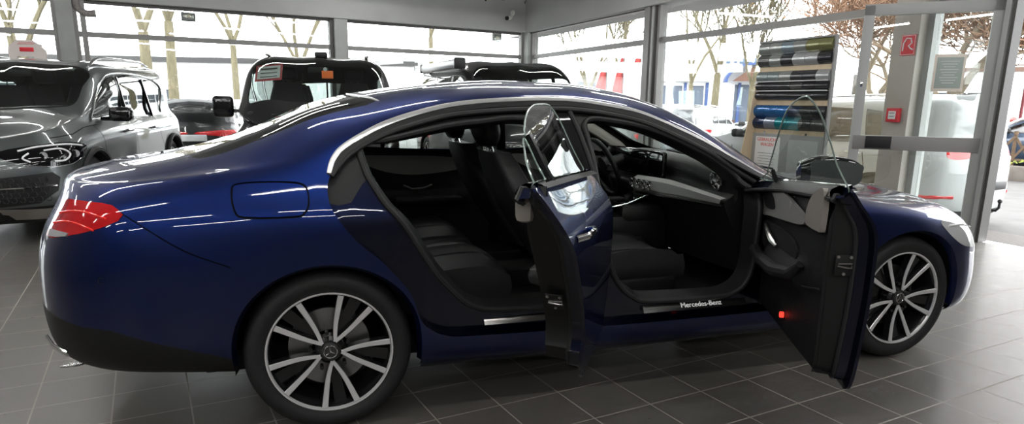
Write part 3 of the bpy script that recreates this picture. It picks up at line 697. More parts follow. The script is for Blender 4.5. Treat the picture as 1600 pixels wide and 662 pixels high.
    # ---------------- seats
    def seat(yc,near):
        st=MB()
        # cushion
        def cush(u,v):
            x=1.22+.56*u;w=.255-.02*u;yy=yc+(2*v-1)*w;bol=abs(2*v-1)**3*.035
            z=.535+.035*math.sin(PI*min(1,u*1.05))+bol+.03*u;
            if u>.93: z-=.02
            return (x,yy,z)
        st.grid(cush,16,14)
        edge=[cush(u,0) for u in np.linspace(0,1,17)]+[cush(1,v) for v in np.linspace(0,1,15)[1:]]+[cush(u,1) for u in np.linspace(1,0,17)[1:]]+[cush(0,v) for v in np.linspace(1,0,15)[1:-1]]
        c0=Vector((1.50,yc,0))
        def sc(P,f,z): return [((p[0]-1.50)*f+1.50,(p[1]-yc)*f+yc,p[2]*0+z+ (p[2]-.56)*.3) for p in P]
        st.loft([edge,sc(edge,1.035,.52),sc(edge,1.03,.46),sc(edge,.95,.435)])
        s=st.build('seat',M_LEG,car,angle=50)
        # side valance
        b=MB();b.box((1.48,yc-.245,.42),(.5,.03,.10),b=.012);b.box((1.48,yc+.245,.42),(.5,.03,.10),b=.012);b.box((1.48,yc,.36),(.42,.40,.09),b=.02);b.build('seat_base',M_BLK,s)
        # backrest: loft of rounded sections up
        b=MB();secs=[]
        for i in range(13):
            t=i/12;z=.50+.60*t;xc=1.18-.36*t-.03*math.sin(PI*t);w=.245+.025*math.sin(PI*min(1,t*1.2))-.07*max(0,t-.72)/.28;th=.085-.03*t
            if t>.93: w*=.93;th*=.8
            sec=[]
            for j in range(20):
                a=2*PI*j/20;cx=math.copysign(abs(math.cos(a))**.6,math.cos(a));sy=math.copysign(abs(math.sin(a))**.55,math.sin(a))
                bl=.03*abs(sy)**4 if cx>0 else 0
                sec.append((xc+th*cx+bl,yc+w*sy,z))
            secs.append(sec)
        b.loft(secs,caps=(True,True));bk=b.build('backrest',M_LEG,s,angle=50)
        b=MB()
        for dy in (-.055,.055): b.cyl((.815,yc+dy,1.08),(.79,yc+dy,1.17),.007,10)
        for dy in (-.03,0,.03): b.box((.80,yc+dy-.0,1.095),(.03,.008,.05),b=.002)
        b.build('headrest_post',M_CHR,s)
        b=MB();secs=[]
        for i in range(9):
            t=i/8;z=1.125+.165*t;e=math.sin(PI*(.12+.76*t))**.5;w=.145*e;th=.055*e;xc=.795-.02*t
            secs.append([(xc+th*math.copysign(abs(math.cos(a))**.7,math.cos(a)),yc+w*math.copysign(abs(math.sin(a))**.6,math.sin(a)),z) for a in np.linspace(0,2*PI,20,endpoint=False)])
        b.loft(secs,caps=(True,True));b.build('headrest',M_LEA,s,angle=50)
        # light insert stripe on the cushion
        b=MB();b.grid(lambda u,v:tuple(np.array(cush(.12+.78*u,.25+.5*v))+np.array([0,0,.004])),12,6);b.build('seat_insert',M_FAB,s)
        return s
    seat(-.37,True);seat(.37,False)
    # rear bench
    for yc in (-.37,.37):
        b=MB()
        def cu(u,v):
            x=.22+.60*u;yy=yc+(2*v-1)*.33;z=.53+.07*u+.02*math.sin(PI*v)+(.03*math.sin(PI*u)) -.05*max(0,u-.85)/.15
            return (x,yy,z)
        b.grid(cu,14,10)
        edge=[cu(u,0) for u in np.linspace(0,1,15)]+[cu(1,v) for v in np.linspace(0,1,11)[1:]]+[cu(u,1) for u in np.linspace(1,0,15)[1:]]+[cu(0,v) for v in np.linspace(1,0,11)[1:-1]]
        b.loft([edge,[(p[0]+(.012 if p[0]>.75 else 0),p[1],p[2]-.05) for p in edge],[(p[0]-.02,p[1],.40) for p in edge]])
        s=b.build('rear_seat',M_LEG,car,angle=50)
        b=MB();b.grid(lambda u,v:tuple(np.array(cu(.15+.8*u,.33+.28*v))+np.array([0,0,.004])),12,4);b.build('seat_insert',M_FAB,s)
        b=MB();secs=[]
        for i in range(9):
            t=i/8;z=.56+.48*t;xc=.16-.17*t;w=.31;th=.075-.02*t
            secs.append([(xc+th*math.copysign(abs(math.cos(a))**.6,math.cos(a)),yc+w*math.copysign(abs(math.sin(a))**.5,math.sin(a)),z) for a in np.linspace(0,2*PI,20,endpoint=False)])
        b.loft(secs,caps=(True,True));b.build('backrest',M_LEG,s,angle=50)
        b=MB();b.box((-.02,yc,1.08),(.08,.24,.12),b=.03);b.build('headrest',M_LEA,s)
    # side cushion at the rear opening
    # ---------------- dashboard
    b=MB();n=22
    def dash(v):  # profile along y, v in 0..1 from bottom to top/front: returns (x,z)
        pass
    prof=[(1.98,.50),(1.96,.60),(1.93,.70),(1.88,.80),(1.86,.86),(1.90,.89),(1.93,.93),(1.93,.99),(1.96,1.035),(2.04,1.045),(2.2,1.02),(2.42,.96)]
    loops=[]
    for j in range(n+1):
        y=-.74+1.48*j/n;hump=.02*math.exp(-((y-.37)/.2)**2);sh=.05*(abs(y)/.74)**2
        loops.append([(x+sh,y,z+(hump if z>.9 else 0)-(.05*(abs(y)/.74)**2 if z>.9 else 0)) for x,z in smoothpoly(prof,False,4)])
    b.loft(loops,closed=False)
    b.add(loops[0]+[(2.5,-.74,.5)],[list(range(len(loops[0])))+[len(loops[0])]]);b.add(loops[-1]+[(2.5,.74,.5)],[list(range(len(loops[-1])))+[len(loops[-1])]])
    d=b.build('dashboard',M_LEA,car,angle=50)
    # silver band sweeping across
    b=MB();L=[]
    for t in np.linspace(0,1,25):
        y=.10-.84*t;x=1.845+.05*(abs(y)/.74)**2;z=.865+.012*math.sin(PI*t);h=.045-.028*max(0,t-.45)/.55
        L.append([(x+.02,y,z+h),(x-.01,y,z+h*.6),(x-.015,y,z-h*.6),(x+.0,y,z-h)])
    b.loft(L,closed=False);b.build('dash_trim_band',mat('dash_metal_grey',(.36,.35,.34),.45,.8),d)
    b=MB();b.tube([(1.845+.05*(abs(y)/.74)**2-.004,y,.865+.012*math.sin(PI*(.10-y)/.84)-(.045-.028*max(0,(.10-y)/.84-.45)/.55)-.004) for y in np.linspace(.1,-.74,25)],.004,6);b.build('dash_trim_edge',M_CHR,d)
    # screen
    b=MB();b.box((1.90,.27,.985),(.03,.86,.155),b=.012);sc=b.build('dash_screen',M_SCR,d)
    b=MB();b.tube([(1.888,-.15,.925),(1.885,-.165,.935),(1.885,-.165,1.04),(1.888,-.155,1.055),(1.888,-.10,1.062)],.003,6);b.build('screen_rim',M_CHR,sc)
    # vents
    def vent(c,rad):
        A=Matrix.Translation(c)@Matrix.Rotation(-.25,4,'Y')
        b=MB();b.tube([tuple(A@Vector((-.012,rad*math.cos(a),rad*math.sin(a)))) for a in np.linspace(0,2*PI,28,endpoint=False)],rad*.13,8,closed=True)
        for k in range(7):
            a=2*PI*k/7;b.bar(A@Vector((-.01,0,0)),A@Vector((-.004,rad*.85*math.cos(a),rad*.85*math.sin(a))),.006,.014)
        b.tube([tuple(A@Vector((-.02,0,0))),tuple(A@Vector((0,0,0)))],rad*.22,12)
        o=b.build('air_vent',M_CHR,d)
        b=MB();b.tube([tuple(A@Vector((.004,0,0))),tuple(A@Vector((.02,0,0)))],rad*.95,24);b.build('vent_back',M_BLK,o)
    vent((1.955,-.60,.955),.046);vent((1.955,.66,.955),.046)
    for y in (.085,.02,-.045,-.11): vent((1.835,y,.868),.028)
    # climate switches and console
    b=MB();b.box((1.62,0,.60),(.70,.27,.22),b=.05);b.box((1.80,0,.70),(.30,.27,.14),b=.05);cn=b.build('centre_console',M_LEA,car)
    b=MB();b.grid(lambda u,v:(1.35+.52*u,(2*v-1)*.11*(1-.1*u),.722+.10*u**2),10,4);b.build('console_cover',M_GBLK,cn)
    b=MB();b.tube([(1.35,-.115,.724),(1.5,-.118,.735),(1.7,-.115,.77),(1.86,-.10,.825)],.005,6);b.build('console_edge',M_CHR,cn)
    b=MB();b.box((1.66,.0,.785),(.12,.07,.02),rz=0,b=.006);b.box((1.52,0,.765),(.08,.09,.03),b=.012);b.build('touch_pad',M_BLK,cn)
    # steering wheel
    A=Matrix.Translation((1.76,.37,.935))@Matrix.Rotation(math.radians(-24),4,'Y')
    b=MB();b.tube([tuple(A@Vector((0,.185*math.cos(a),.185*math.sin(a)))) for a in np.linspace(0,2*PI,48,endpoint=False)],.0155,10,closed=True);sw=b.build('steering_wheel',M_LEA,car)
    b=MB();b.tube([tuple(A@Vector((.0,0,0))),tuple(A@Vector((.05,0,0)))],[.065,.05],20);
    for a in (0,PI,-PI/2): b.bar(A@Vector((.01,.05*math.cos(a),.05*math.sin(a))),A@Vector((.004,.18*math.cos(a),.18*math.sin(a))),.035,.014,up=(1,0,0))
    b.cyl(A@Vector((.03,0,0)),A@Vector((.22,0,-.02)),.04);b.build('wheel_spokes',M_BLK,sw)
    b=MB();b.tube([tuple(A@Vector((-.012,.178*math.cos(a),.178*math.sin(a)))) for a in np.linspace(.3,PI-.3,20)],.004,6);b.build('wheel_rim_trim',M_SAT,sw)
    # inner mirror
    b=MB();b.box((1.72,0,1.255),(.03,.22,.06),b=.012);b.cyl((1.73,0,1.27),(1.80,0,1.30),.01,8);b.build('interior_mirror',M_BLK,car)
    # wipers
    b=MB()
    b.tube([(2.40,-.45,.99),(2.37,-.1,1.005),(2.34,.15,1.035)],.006,6);b.tube([(2.44,.1,.985),(2.40,.4,1.0),(2.33,.58,1.02)],.006,6);b.build('wiper',M_BLK,car)

    # ---------------- doors
    def ysurf(p):
        uvv=S.inv(p);return S.ev(uvv[:,0],uvv[:,1])[:,1]
    def inset(P,d):
        P=np.array(P);n=len(P);T=np.roll(P,-1,0)-np.roll(P,1,0);T/=np.maximum(1e-9,np.linalg.norm(T,axis=1,keepdims=True));N=np.stack([-T[:,1],T[:,0]],1)
        a=.5*np.sum(P[:,0]*np.roll(P[:,1],-1)-np.roll(P[:,0],-1)*P[:,1])
        return P+N*d*(1 if a>0 else -1)
    def door(poly,glasspoly,H,th,al,yin,kind):
        M=Matrix.Translation((H[0],H[1],.6))@Matrix.Rotation(th,4,'Z')@Matrix.Rotation(al,4,'Y')@Matrix.Translation((-H[0],-H[1],-.6))
        P=smoothpoly(poly,True,4);uvp=S.inv(P)
        ud,td,md=trim(S,{'d':uvp},.035,(float(uvp[:,0].min())-.05,float(uvp[:,0].max())+.05,1.1,.05))
        sk=panel(S,ud,td[md['d']],'door',M_BLUE,car)
        Ld=densify(uvp,.035*.5);P0=S.ev(Ld[:,0],Ld[:,1]);xz=P0[:,[0,2]]
        def L(ins,dy=None,absy=None):
            q=inset(xz,ins);y=P0[:,1]+dy if dy is not None else np.minimum(P0[:,1]+.05,absy)*0+absy
            return [(a,c,b) for (a,b),c in zip(q,y)]
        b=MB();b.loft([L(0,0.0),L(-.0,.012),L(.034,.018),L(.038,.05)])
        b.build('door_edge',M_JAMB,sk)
        b=MB();b.loft([L(.038,.05),L(.052,.055),L(.06,absy=yin-.0)]);b.build('door_frame',M_BLK,sk)
        # weather strip near the edge
        q=inset(xz,.044);b=MB();b.tube([(a,y+.056,c) for (a,c),y in zip(q,P0[:,1])],.008,6,closed=True);b.build('door_weather_strip',M_RUB,sk)
        inn=inset(P,.062)
        return M,sk,inn,P
    def place(objs,M,H):
        pass
    out=[]
    # rear door
    pr_=[(.035,1.065),(.3,1.066),(.7,1.06),(1.0,1.05),(1.165,1.042),(1.172,.9),(1.175,.6),(1.165,.42),(1.15,.36),(1.10,.342),(.85,.342),(.54,.345),(.48,.36),(.445,.395),(.405,.455),(.41,.53),(.35,.61),(.275,.70),(.19,.79),(.11,.87),(.05,.945),(.024,1.02)]
    M,sk,inn,PP=door(pr_,None,(1.19,-.89),0,0,-.80,'r')
    def trimfn(y0,armz,amp,x0,x1):
        def fn(p):
            x,z=p[:,0],p[:,1]
            y=y0+amp*np.exp(-((z-armz)/.05)**2)*np.clip((x-x0)/.1,0,1)*np.clip((x1-x)/.1,0,1)+.012*np.clip((.97-z)/.05,0,1)*np.clip((z-.3)/.03,0,1)-.03*np.clip((z-.95)/.06,0,1)
            return np.stack([x,y,z],1)
        return fn
    tr=plate(inn,.035,trimfn(-.80,.68,.05,.45,1.05),'door_card',M_LEA,sk)
    b=MB();b.loft([[tuple(q) for q in trimfn(-.80,.68,.05,.45,1.05)(inn)],[tuple(q+np.array([0,-.03,0])) for q in trimfn(-.80,.68,.05,.45,1.05)(inn)]]);b.build('door_card_edge',M_BLK,sk)
    plate(smoothpoly([(.20,1.02),(.5,1.03),(.9,.99),(1.05,.96),(.8,.89),(.5,.86),(.3,.90)],True,4),.05,lambda p:np.stack([p[:,0],-.768+0*p[:,0],p[:,1]],1),'trim_inlay',M_GREY,sk,back=(0,-.012,0))
    b=MB();b.box((.125,-.79,1.0),(.09,.055,.10),b=.02);b.build('door_end_cap',mat('brown_grey_cap',(.26,.235,.215),.4),sk)
    b=MB();b.box((.75,-.745,.70),(.5,.08,.07),b=.03);b.build('arm_rest',M_LEG,sk)
    # latch on the slanted shut face
    def latch(x,z,y,parent,ang):
        A=Matrix.Translation((x,y,z))@Matrix.Rotation(ang,4,'Y')
        b=MB();b.box((0,0,0),(.006,.06,.075),A,b=.002);l=b.build('latch_plate',M_BLK,parent)
        b=MB()
        for y_,z_ in ((-.02,.03),(.022,.03),(.0,-.03)): b.tube([tuple(A@Vector((-.002,y_,z_))),tuple(A@Vector((-.007,y_,z_)))],.0055,8)
        b.tube([tuple(A@Vector((-.005,-.025,.008))),tuple(A@Vector((-.005,.02,.006))),tuple(A@Vector((-.005,.022,-.002))),tuple(A@Vector((-.005,-.012,-.008))),tuple(A@Vector((-.005,-.025,-.008)))],.003,6,closed=True)
        b.build('latch',M_SAT,parent)
    latch(.365,.655,-.838,sk,math.radians(-40))
    # glass
    def glassp(poly,name='window_pane'):
        uvp=S.inv(smoothpoly(poly,True,3));u_,t_,m_=trim(S,{'g':uvp},.05,(float(uvp[:,0].min())-.05,float(uvp[:,0].max())+.05,1.35,.6))
        g=panel(S,u_,t_[m_['g']],name,M_GLS,sk,off=-.012)
        Ld=densify(uvp,.03);Q=S.ev(Ld[:,0],Ld[:,1])+S.nrm(Ld[:,0],Ld[:,1])*-.012
        b=MB();b.tube([tuple(q) for q in Q],.0028,6,closed=True);b.build('glass_edge',mat('glass_edge_green',(.42,.52,.48),.15,.4),sk)
        return g
    glassp([(.30,1.05),(.30,1.13),(.30,1.205),(.36,1.235),(.45,1.265),(.58,1.295),(.72,1.315),(.86,1.322),(.96,1.322),(1.0,1.30),(1.04,1.16),(1.08,1.04),(.7,1.045)])
    # fixed quarter light with frame bar
    glassp([(.10,1.055),(.125,1.115),(.19,1.16),(.265,1.195),(.268,1.10),(.27,1.055)],'quarter_window')
    b=MB();Q=S.inv([(.283,1.05),(.283,1.12),(.283,1.20)]);b.tube([tuple(q) for q in S.ev(Q[:,0],Q[:,1])],.012,6);b.build('window_divider',M_GBLK,sk)
    # chrome waist strip
    def waist(x0,x1,z0,z1,sk):
        Q=S.inv([(x0+(x1-x0)*t,z0+(z1-z0)*t) for t in np.linspace(0,1,20)]);P=S.ev(Q[:,0],Q[:,1]);N=S.nrm(Q[:,0],Q[:,1])
        b=MB();b.loft([[tuple(p+N_*.002-np.array([0,0,.012])) for p,N_ in zip(P,N)],[tuple(p+N_*.008-np.array([0,0,.006])) for p,N_ in zip(P,N)],[tuple(p+N_*.006+np.array([0,0,.008])) for p,N_ in zip(P,N)],[tuple(p-N_*.016+np.array([0,0,.010])) for p,N_ in zip(P,N)]],closed=False)
        b.build('waist_trim',M_CHR,sk)
    waist(.04,1.16,1.064,1.041,sk)
    def cap(x0,x1,z0,z1,sk):
        b=MB();b.loft([[(x0+(x1-x0)*t,y,z0+(z1-z0)*t+dz) for t in np.linspace(0,1,14)] for y,dz in ((-.862,-.004),(-.845,.006),(-.80,.008),(-.778,-.004),(-.765,-.03))],closed=False);b.build('belt_cap',M_LEA,sk)
    cap(.07,1.13,1.060,1.040,sk)
    def handle(xc,z,sk):
        q=S.inv([(xc-.1,z),(xc,z),(xc+.1,z)]);P=S.ev(q[:,0],q[:,1]);N=S.nrm(q[:,0],q[:,1])
        b=MB();b.tube([tuple(P[0]+N[0]*.0),tuple(P[0]+N[0]*.03+np.array([.02,0,0])),tuple(P[1]+N[1]*.038),tuple(P[2]+N[2]*.03-np.array([.02,0,0])),tuple(P[2])],.011,8,sx=1.0,sy=.8);b.build('door_handle',M_CHR,sk)
    handle(.27,.90,sk)
    doors=[(sk,(1.19,-.89),math.radians(58.3),.04)]
    # front door
    pf=[(1.20,1.038),(1.5,1.026),(1.9,1.002),(2.13,.978),(2.225,.945),(2.262,.86),(2.278,.7),(2.27,.5),(2.245,.38),(2.21,.345),(2.15,.33),(1.7,.315),(1.30,.308),(1.24,.305),(1.21,.33),(1.192,.42),(1.187,.6),(1.187,.8),(1.187,.95)]
    M,sk,inn,PP=door(pf,None,(2.17,-.90),0,0,-.80,'f')
    fn=trimfn(-.80,.66,.055,1.40,2.05)
    plate(inn,.035,fn,'door_card',M_LEA,sk)
    b=MB();b.loft([[tuple(q) for q in fn(inn)],[tuple(q+np.array([0,-.03,0])) for q in fn(inn)]]);b.build('door_card_edge',M_BLK,sk)
    # grey speaker panel with slot
    gp=plate(smoothpoly([(2.20,.93),(2.12,.955),(1.98,.965),(1.80,.955),(1.60,.925),(1.47,.895),(1.50,.865),(1.75,.845),(2.0,.83),(2.16,.82),(2.22,.87)],True,4),.05,lambda p:np.stack([p[:,0],-.767+0*p[:,0],p[:,1]],1),'speaker_panel',M_GREY,sk,back=(0,-.014,0))
    plate(smoothpoly([(2.13,.938),(2.05,.94),(1.97,.925),(1.92,.89),(1.93,.868),(2.05,.862),(2.10,.875),(2.13,.90)],True,4),.05,lambda p:np.stack([p[:,0],-.763+0*p[:,0],p[:,1]],1),'speaker_grille',M_BLK,sk,back=(0,-.006,0))
    plate(smoothpoly([(1.25,1.02),(1.25,.89),(1.28,.875),(1.42,.88),(1.435,.92),(1.40,.975),(1.33,1.015)],True,4),.04,lambda p:np.stack([p[:,0],-.760+0*p[:,0],p[:,1]],1),'door_end_cap',mat('brown_grey_cap',(.26,.235,.215),.4),sk,back=(0,-.02,0))
    # recessed grip with handle, armrest moulding
    plate(smoothpoly([(2.12,.79),(1.9,.80),(1.65,.79),(1.55,.75),(1.58,.70),(1.8,.675),(2.05,.67),(2.13,.70)],True,4),.04,lambda p:np.stack([p[:,0],-.772+0*p[:,0],p[:,1]],1),'grip_recess',M_GAP,sk,back=(0,-.01,0))
    b=MB();b.tube([(2.19,-.755,.80),(2.2,-.75,.72),(2.14,-.742,.655),(1.95,-.732,.635),(1.7,-.732,.64),(1.5,-.745,.67),(1.44,-.76,.72)],[.016,.02,.026,.03,.03,.026,.014],10);b.build('arm_rest',M_LEG,sk)
    b=MB();b.tube([(2.05,-.765,.785),(1.95,-.752,.765),(1.87,-.752,.74),(1.82,-.762,.72)],[.006,.012,.014,.008],8);b.build('inner_handle',M_SAT,sk)
    b=MB();b.tube([(2.2,-.775,.62),(2.1,-.772,.60),(1.7,-.77,.605),(1.4,-.774,.64),(1.25,-.778,.67)],.004,6);b.build('trim_seam',M_GAP,sk)
    b=MB();b.tube([(1.68,-.782,.45),(1.68,-.768,.45)],.013,16);b.build('door_lamp',M_RLED,sk)
    def latchf(): 
        latch(1.2265,.765,-.845,sk,0)
    latchf()
    glassp([(1.205,1.02),(1.19,1.12),(1.17,1.24),(1.148,1.335),(1.17,1.346),(1.3,1.335),(1.45,1.303),(1.60,1.25),(1.77,1.175),(1.93,1.09),(2.03,1.03),(2.08,.995),(1.6,1.01)])
    b=MB();b.add([(2.0,-.80,.97),(2.16,-.845,.945),(2.06,-.80,1.0),(1.98,-.765,1.045),(1.99,-.785,.965),(2.14,-.81,.94),(2.05,-.78,1.0),(1.985,-.75,1.04)],[[0,1,2,3],[7,6,5,4],[0,4,5,1],[1,5,6,2],[2,6,7,3],[3,7,4,0]]);b.build('mirror_sail',M_BLK,sk)
    waist(1.20,2.14,1.038,.976,sk);cap(1.23,2.12,1.034,.98,sk)
    handle(1.40,.86,sk)
    # mirror
    b=MB();secs=[]
    for t in np.linspace(0,1,11):
        e=math.sin(PI*(.10+.8*t))**.45;y=-.885-.25*t
        secs.append([(2.03+.055*e*math.copysign(abs(math.cos(a))**.8,math.cos(a))+(0.02 if math.cos(a)>0 else 0)*e,y,1.030+.080*e*math.copysign(abs(math.sin(a))**.7,math.sin(a))*(1-.12*t)+.01*t) for a in np.linspace(0,2*PI,24,endpoint=False)])
    b.loft(secs,caps=(True,True));b.bar((2.05,-.84,.955),(2.05,-.98,.985),.07,.03);b.build('mirror_housing',M_GBLK,sk,angle=60)
    c=smoothpoly([(-1.12,1.078),(-.93,1.088),(-.92,1.03),(-.93,.98),(-1.05,.968),(-1.125,.99),(-1.138,1.035)],True,4)
    plate(c,.05,lambda p:np.stack([1.968+0*p[:,0],p[:,0],p[:,1]],1),'mirror_glass',mat('mirror_silver',(.42,.48,.47),.02,1),sk,back=(.006,0,0))
    doors.append((sk,(2.17,-.90),math.radians(65.2),.025))
    for o in car.children: pass
    for o in list(car.children):
        if o.type=='MESH': o.matrix_parent_inverse=W.copy()
    for sk,H,th,al in doors:
        sk.matrix_parent_inverse=W.copy()
        sk.matrix_basis=Matrix.Translation((H[0],H[1],.6))@Matrix.Rotation(th,4,'Z')@Matrix.Rotation(al,4,'Y')@Matrix.Translation((-H[0],-H[1],-.6))
    return car

# ================================================================ other vehicles
def scale_rows(L0,L1,Wd,zc,zb,roof,tailtop=.12,z0=.22,inset=.70,nt=3.0,nn=3.0,hoodw=.93,roofy=.60,arc=.045,drop=.10,wav=.0,bulge=0):
    """rows for a vehicle; L0 tail x, L1 nose x, Wd half width, zc: centre-line knots, zb: belt knots, roof=(x_a,x_b) cabin span"""
    Zc=Tab(zc,.05,-6,8);Zb=Tab(zb,.05,-6,8)
    xs=np.linspace(L0,L1,44)
    # cabin factor 0..1 by height over belt
    rows=[]
    def mk(x0,x1,ys,zs,nt_,nn_): return dict(sig=.09,x0=x0,x1=x1,y=[(a,b) for a,b in zip(xs,ys)],z=[(a,b) for a,b in zip(xs,zs)],nt=nt_,nn=nn_)
    zcv=Zc(xs);zbv=Zb(xs);cab=np.clip((zcv-zbv-.02)/.38,0,1)
    zbe=np.minimum(zbv,zcv-.05)
    def end(d): return L0+d,L1-d
    taper=1-.08*np.clip((xs-(L1-.9))/.9,0,1)**2-.05*np.clip(((L0+.7)-xs)/.7,0,1)**2
    rows.append(mk(L0+.08,L1-.12,.86*Wd*taper,z0+0*xs,nt,nn))
    rows.append(mk(L0+.02,L1-.04,.96*Wd*taper,z0+.12+0*xs,nt,nn))
    rows.append(mk(L0,L1,1.0*Wd*taper,(z0+.12)*.55+zbe*.45,nt,nn))
    rows.append(mk(L0+.01,L1-.01,1.0*Wd*taper,(z0+.12)*.25+zbe*.75,nt,nn))
    rows.append(mk(L0+.05,L1-.06,.965*Wd*taper,zbe-.02,nt,nn))
    rows.append(mk(L0+.07,L1-.10,(.93-.01*cab)*Wd*taper,np.minimum(zbe+.03,zcv-.025),nt,nn))
    a=cab
    rows.append(mk(L0+tailtop,L1-.17,((1-a)*.84+a*(inset+.10))*Wd*taper,np.where(a>0,(1-a)*(zcv-.02)+a*((zbv+.03)*.45+(zcv-drop)*.55),zcv-.02),nt,nn))
    rows.append(mk(L0+tailtop+.03,L1-.24,((1-a)*.72+a*inset)*Wd*taper,zcv-.015*(1-a)-drop*a,nt,nn))
    rows.append(mk(L0+tailtop+.07,L1-.30,((1-a)*.58+a*roofy)*Wd*taper,zcv-.012*(1-a)-arc*a,nt,nn))
    rows.append(mk(L0+tailtop+.11,L1-.36,.32*Wd*taper,zcv-.004-arc*.25*a,nt,nn))
    rows.append(mk(L0+tailtop+.14,L1-.42,0*xs,zcv,nt,nn))
    return rows
class Tab2(Tab): pass
def gencar(name,label,cat,col_mat,L0,L1,Wd,zc,zb,axles,Rw,side_windows,ws,rw,loc,heading,group=None,lights=None,glassm=None,wheel_style='multi',step=.07,extra=None,wheel_detail=False,lower=.32,far=True,parts=None,lower_mat=None,rimR=None,**kw):
    """axles: x positions; side_windows: list of (x,z) polygons; ws/rw: (x_base,x_top) wind- and rear-screen"""
    root=empty(name,loc,heading,label,cat,group)
    rows=scale_rows(L0,L1,Wd,zc,zb,None,**kw)
    Tn=(L0+.75,L1-.75);objs={}
    gm=glassm or M_GLD
    for side in (-1,1):
        S=Surf(rows,Tn[0],Tn[1],.8,.8,kw.get('nt',3.0),kw.get('nn',3.0),ws[1]-.8,side)
        objs['S%d'%side]=S;V1=S.V1;k=S.k
        loops={};sw=[]
        for i,w in enumerate(side_windows): loops['s%d'%i]=S.inv(w);sw.append('s%d'%i)
        def vscreen(xb,xt,bow,v0=None):
            v0=v0 or (k[7]+.4*(k[8]-k[7]))
            d=1 if xb>xt else -1
            # corners: side bottom slightly behind centre
            P=[(xt,V1+.02),(xt+d*.01,k[9]),(xt+d*.06,v0+.02),((xb+xt)/2-d*bow*.5,v0-.01),(xb-d*bow*1.0,v0),(xb-d*bow*.35,k[9]),(xb,V1+.02)]
            P=np.array([(x-Tn[0],v) for x,v in P]);Q=smoothpoly(P,False,5);return Q
        loops['ws']=vscreen(ws[0],ws[1],.16)
        if rw and isinstance(rw[0],tuple):
            q=densify(np.array(rw),.08,False);loops['rw']=np.vstack([[S.U0,0]]*0+[S.inv([(side*max(y,.015),z) for y,z in q],ax=(1,2),guess=(np.full(len(q),S.U0+.12),np.interp(q[:,1],[1.0,1.7],[k[5],k[7]])))])
        elif rw: loops['rw']=vscreen(rw[0],rw[1],.06)
        for j,ax in enumerate(axles):
            a=np.linspace(PI,0,22);r=Rw+.05;p=[(ax+r*math.cos(q),Rw+r*math.sin(q)) for q in a];uv=S.inv(p);bt=S.inv([(ax-r,kw.get('z0',.22)+.02),(ax+r,kw.get('z0',.22)+.02)])
            loops['a%d'%j]=np.array([[bt[0][0],-.05],bt[0]]+list(uv)+[bt[1],[bt[1][0],-.05]])
            objs['arch%d%d'%(side,j)]=(S,uv,ax)
        lp={}
        for nm,(poly,m_,off) in (lights or {}).items():
            loops['L'+nm]=S.inv(smoothpoly(poly,True,3));lp[nm]=(m_,off)
        for nm,line in (parts or {}).items(): loops['G'+nm]=ribbon(S.inv(line),.012)
        uv,tri,mk=trim(S,loops,step)
        gl=mk['ws'].copy();
        if rw: gl|=mk['rw']
        for w in sw: gl|=mk[w]
        ar=mk['a0']|mk['a1'];hole=gl|ar
        for nm in lp: hole=hole|mk['L'+nm]
        gp=np.zeros(len(tri),bool)
        for nm in (parts or {}): gp|=mk['G'+nm]
        zc_=S.ev(uv[:,0],uv[:,1])[tri].mean(1)[:,2];lowm=zc_<lower
        o=[panel(S,uv,tri[~hole&~gp&~lowm],'body_shell',col_mat,root)]
        if (~hole&~gp&lowm).any(): objs.setdefault('low',[]).append(panel(S,uv,tri[~hole&lowm],'lower_body_trim',lower_mat or M_BLK,root))
        objs.setdefault('body',[]).append(o[0])
        objs.setdefault('shell',[]).append(panel(S,uv,tri[~(gl|ar)],'inner_shell',M_GAP,root,off=-.02))
        objs.setdefault('ws',[]).append(panel(S,uv,tri[mk['ws']],'windshield',gm,root))
        if rw: objs.setdefault('rw',[]).append(panel(S,uv,tri[mk['rw']],'rear_window',gm,root))
        sg=np.zeros(len(tri),bool)
        for w in sw: sg|=mk[w]
        if sg.any(): panel(S,uv,tri[sg],'side_window',gm,root,off=-.004)
        for nm,(m_,off) in lp.items(): panel(S,uv,tri[mk['L'+nm]],nm,m_,root,off=off)
    for k_ in ('body','low','shell','ws','rw'):
        if k_ in objs and len(objs[k_])==2: join_into(objs[k_][0],[objs[k_][1]])
    # arches
    lin=MB()
    for side in (-1,1):
        for j in range(len(axles)):
            S,uv,ax=objs['arch%d%d'%(side,j)];P0=S.ev(uv[:,0],uv[:,1]);c=np.array([ax,0,Rw]);d=c-P0;d[:,1]=0;d/=np.linalg.norm(d,axis=1,keepdims=True)
            P1=P0+d*.02;P1[:,1]-=side*.02;P2=P1.copy();P2[:,1]=side*(Wd-.38)
            lin=MB();lin.loft([[tuple(q) for q in P] for P in (P0,P1,P2)],closed=False);n=len(P2);lin.add([tuple(q) for q in P2]+[(ax,side*(Wd-.38),Rw)],[[i,i+1,n] for i in range(n-1)]);lin.build('wheel_well',M_GAP,root)
            wheel('wheel',root,(ax,side*(Wd-.035),Rw),0,-1 if side<0 else 1,R=Rw,rr=rimR or Rw*.70,w=.22,style=wheel_style,detail=wheel_detail)
    b=MB();b.box(((axles[0]+axles[1])/2,0,kw.get('z0',.22)+.08),(L1-L0-.9,Wd*1.3,.12));b.build('underbody',M_GAP,root)
    if extra: extra(root,objs)
    return root,objs
def mirrors(root,x,y,z,m,size=(.16,.22,.15),both=True,arm=True):
    for s in ((-1,1) if both else (1,)):
        b=MB();b.box((x,s*(y+size[1]/2+.05),z),size,b=.045,seg=4)
        if arm: b.bar((x-.02,s*(y-.04),z-.05),(x,s*(y+.10),z-.05),.06,.04)
        b.build('door_mirror',m,root,angle=60)
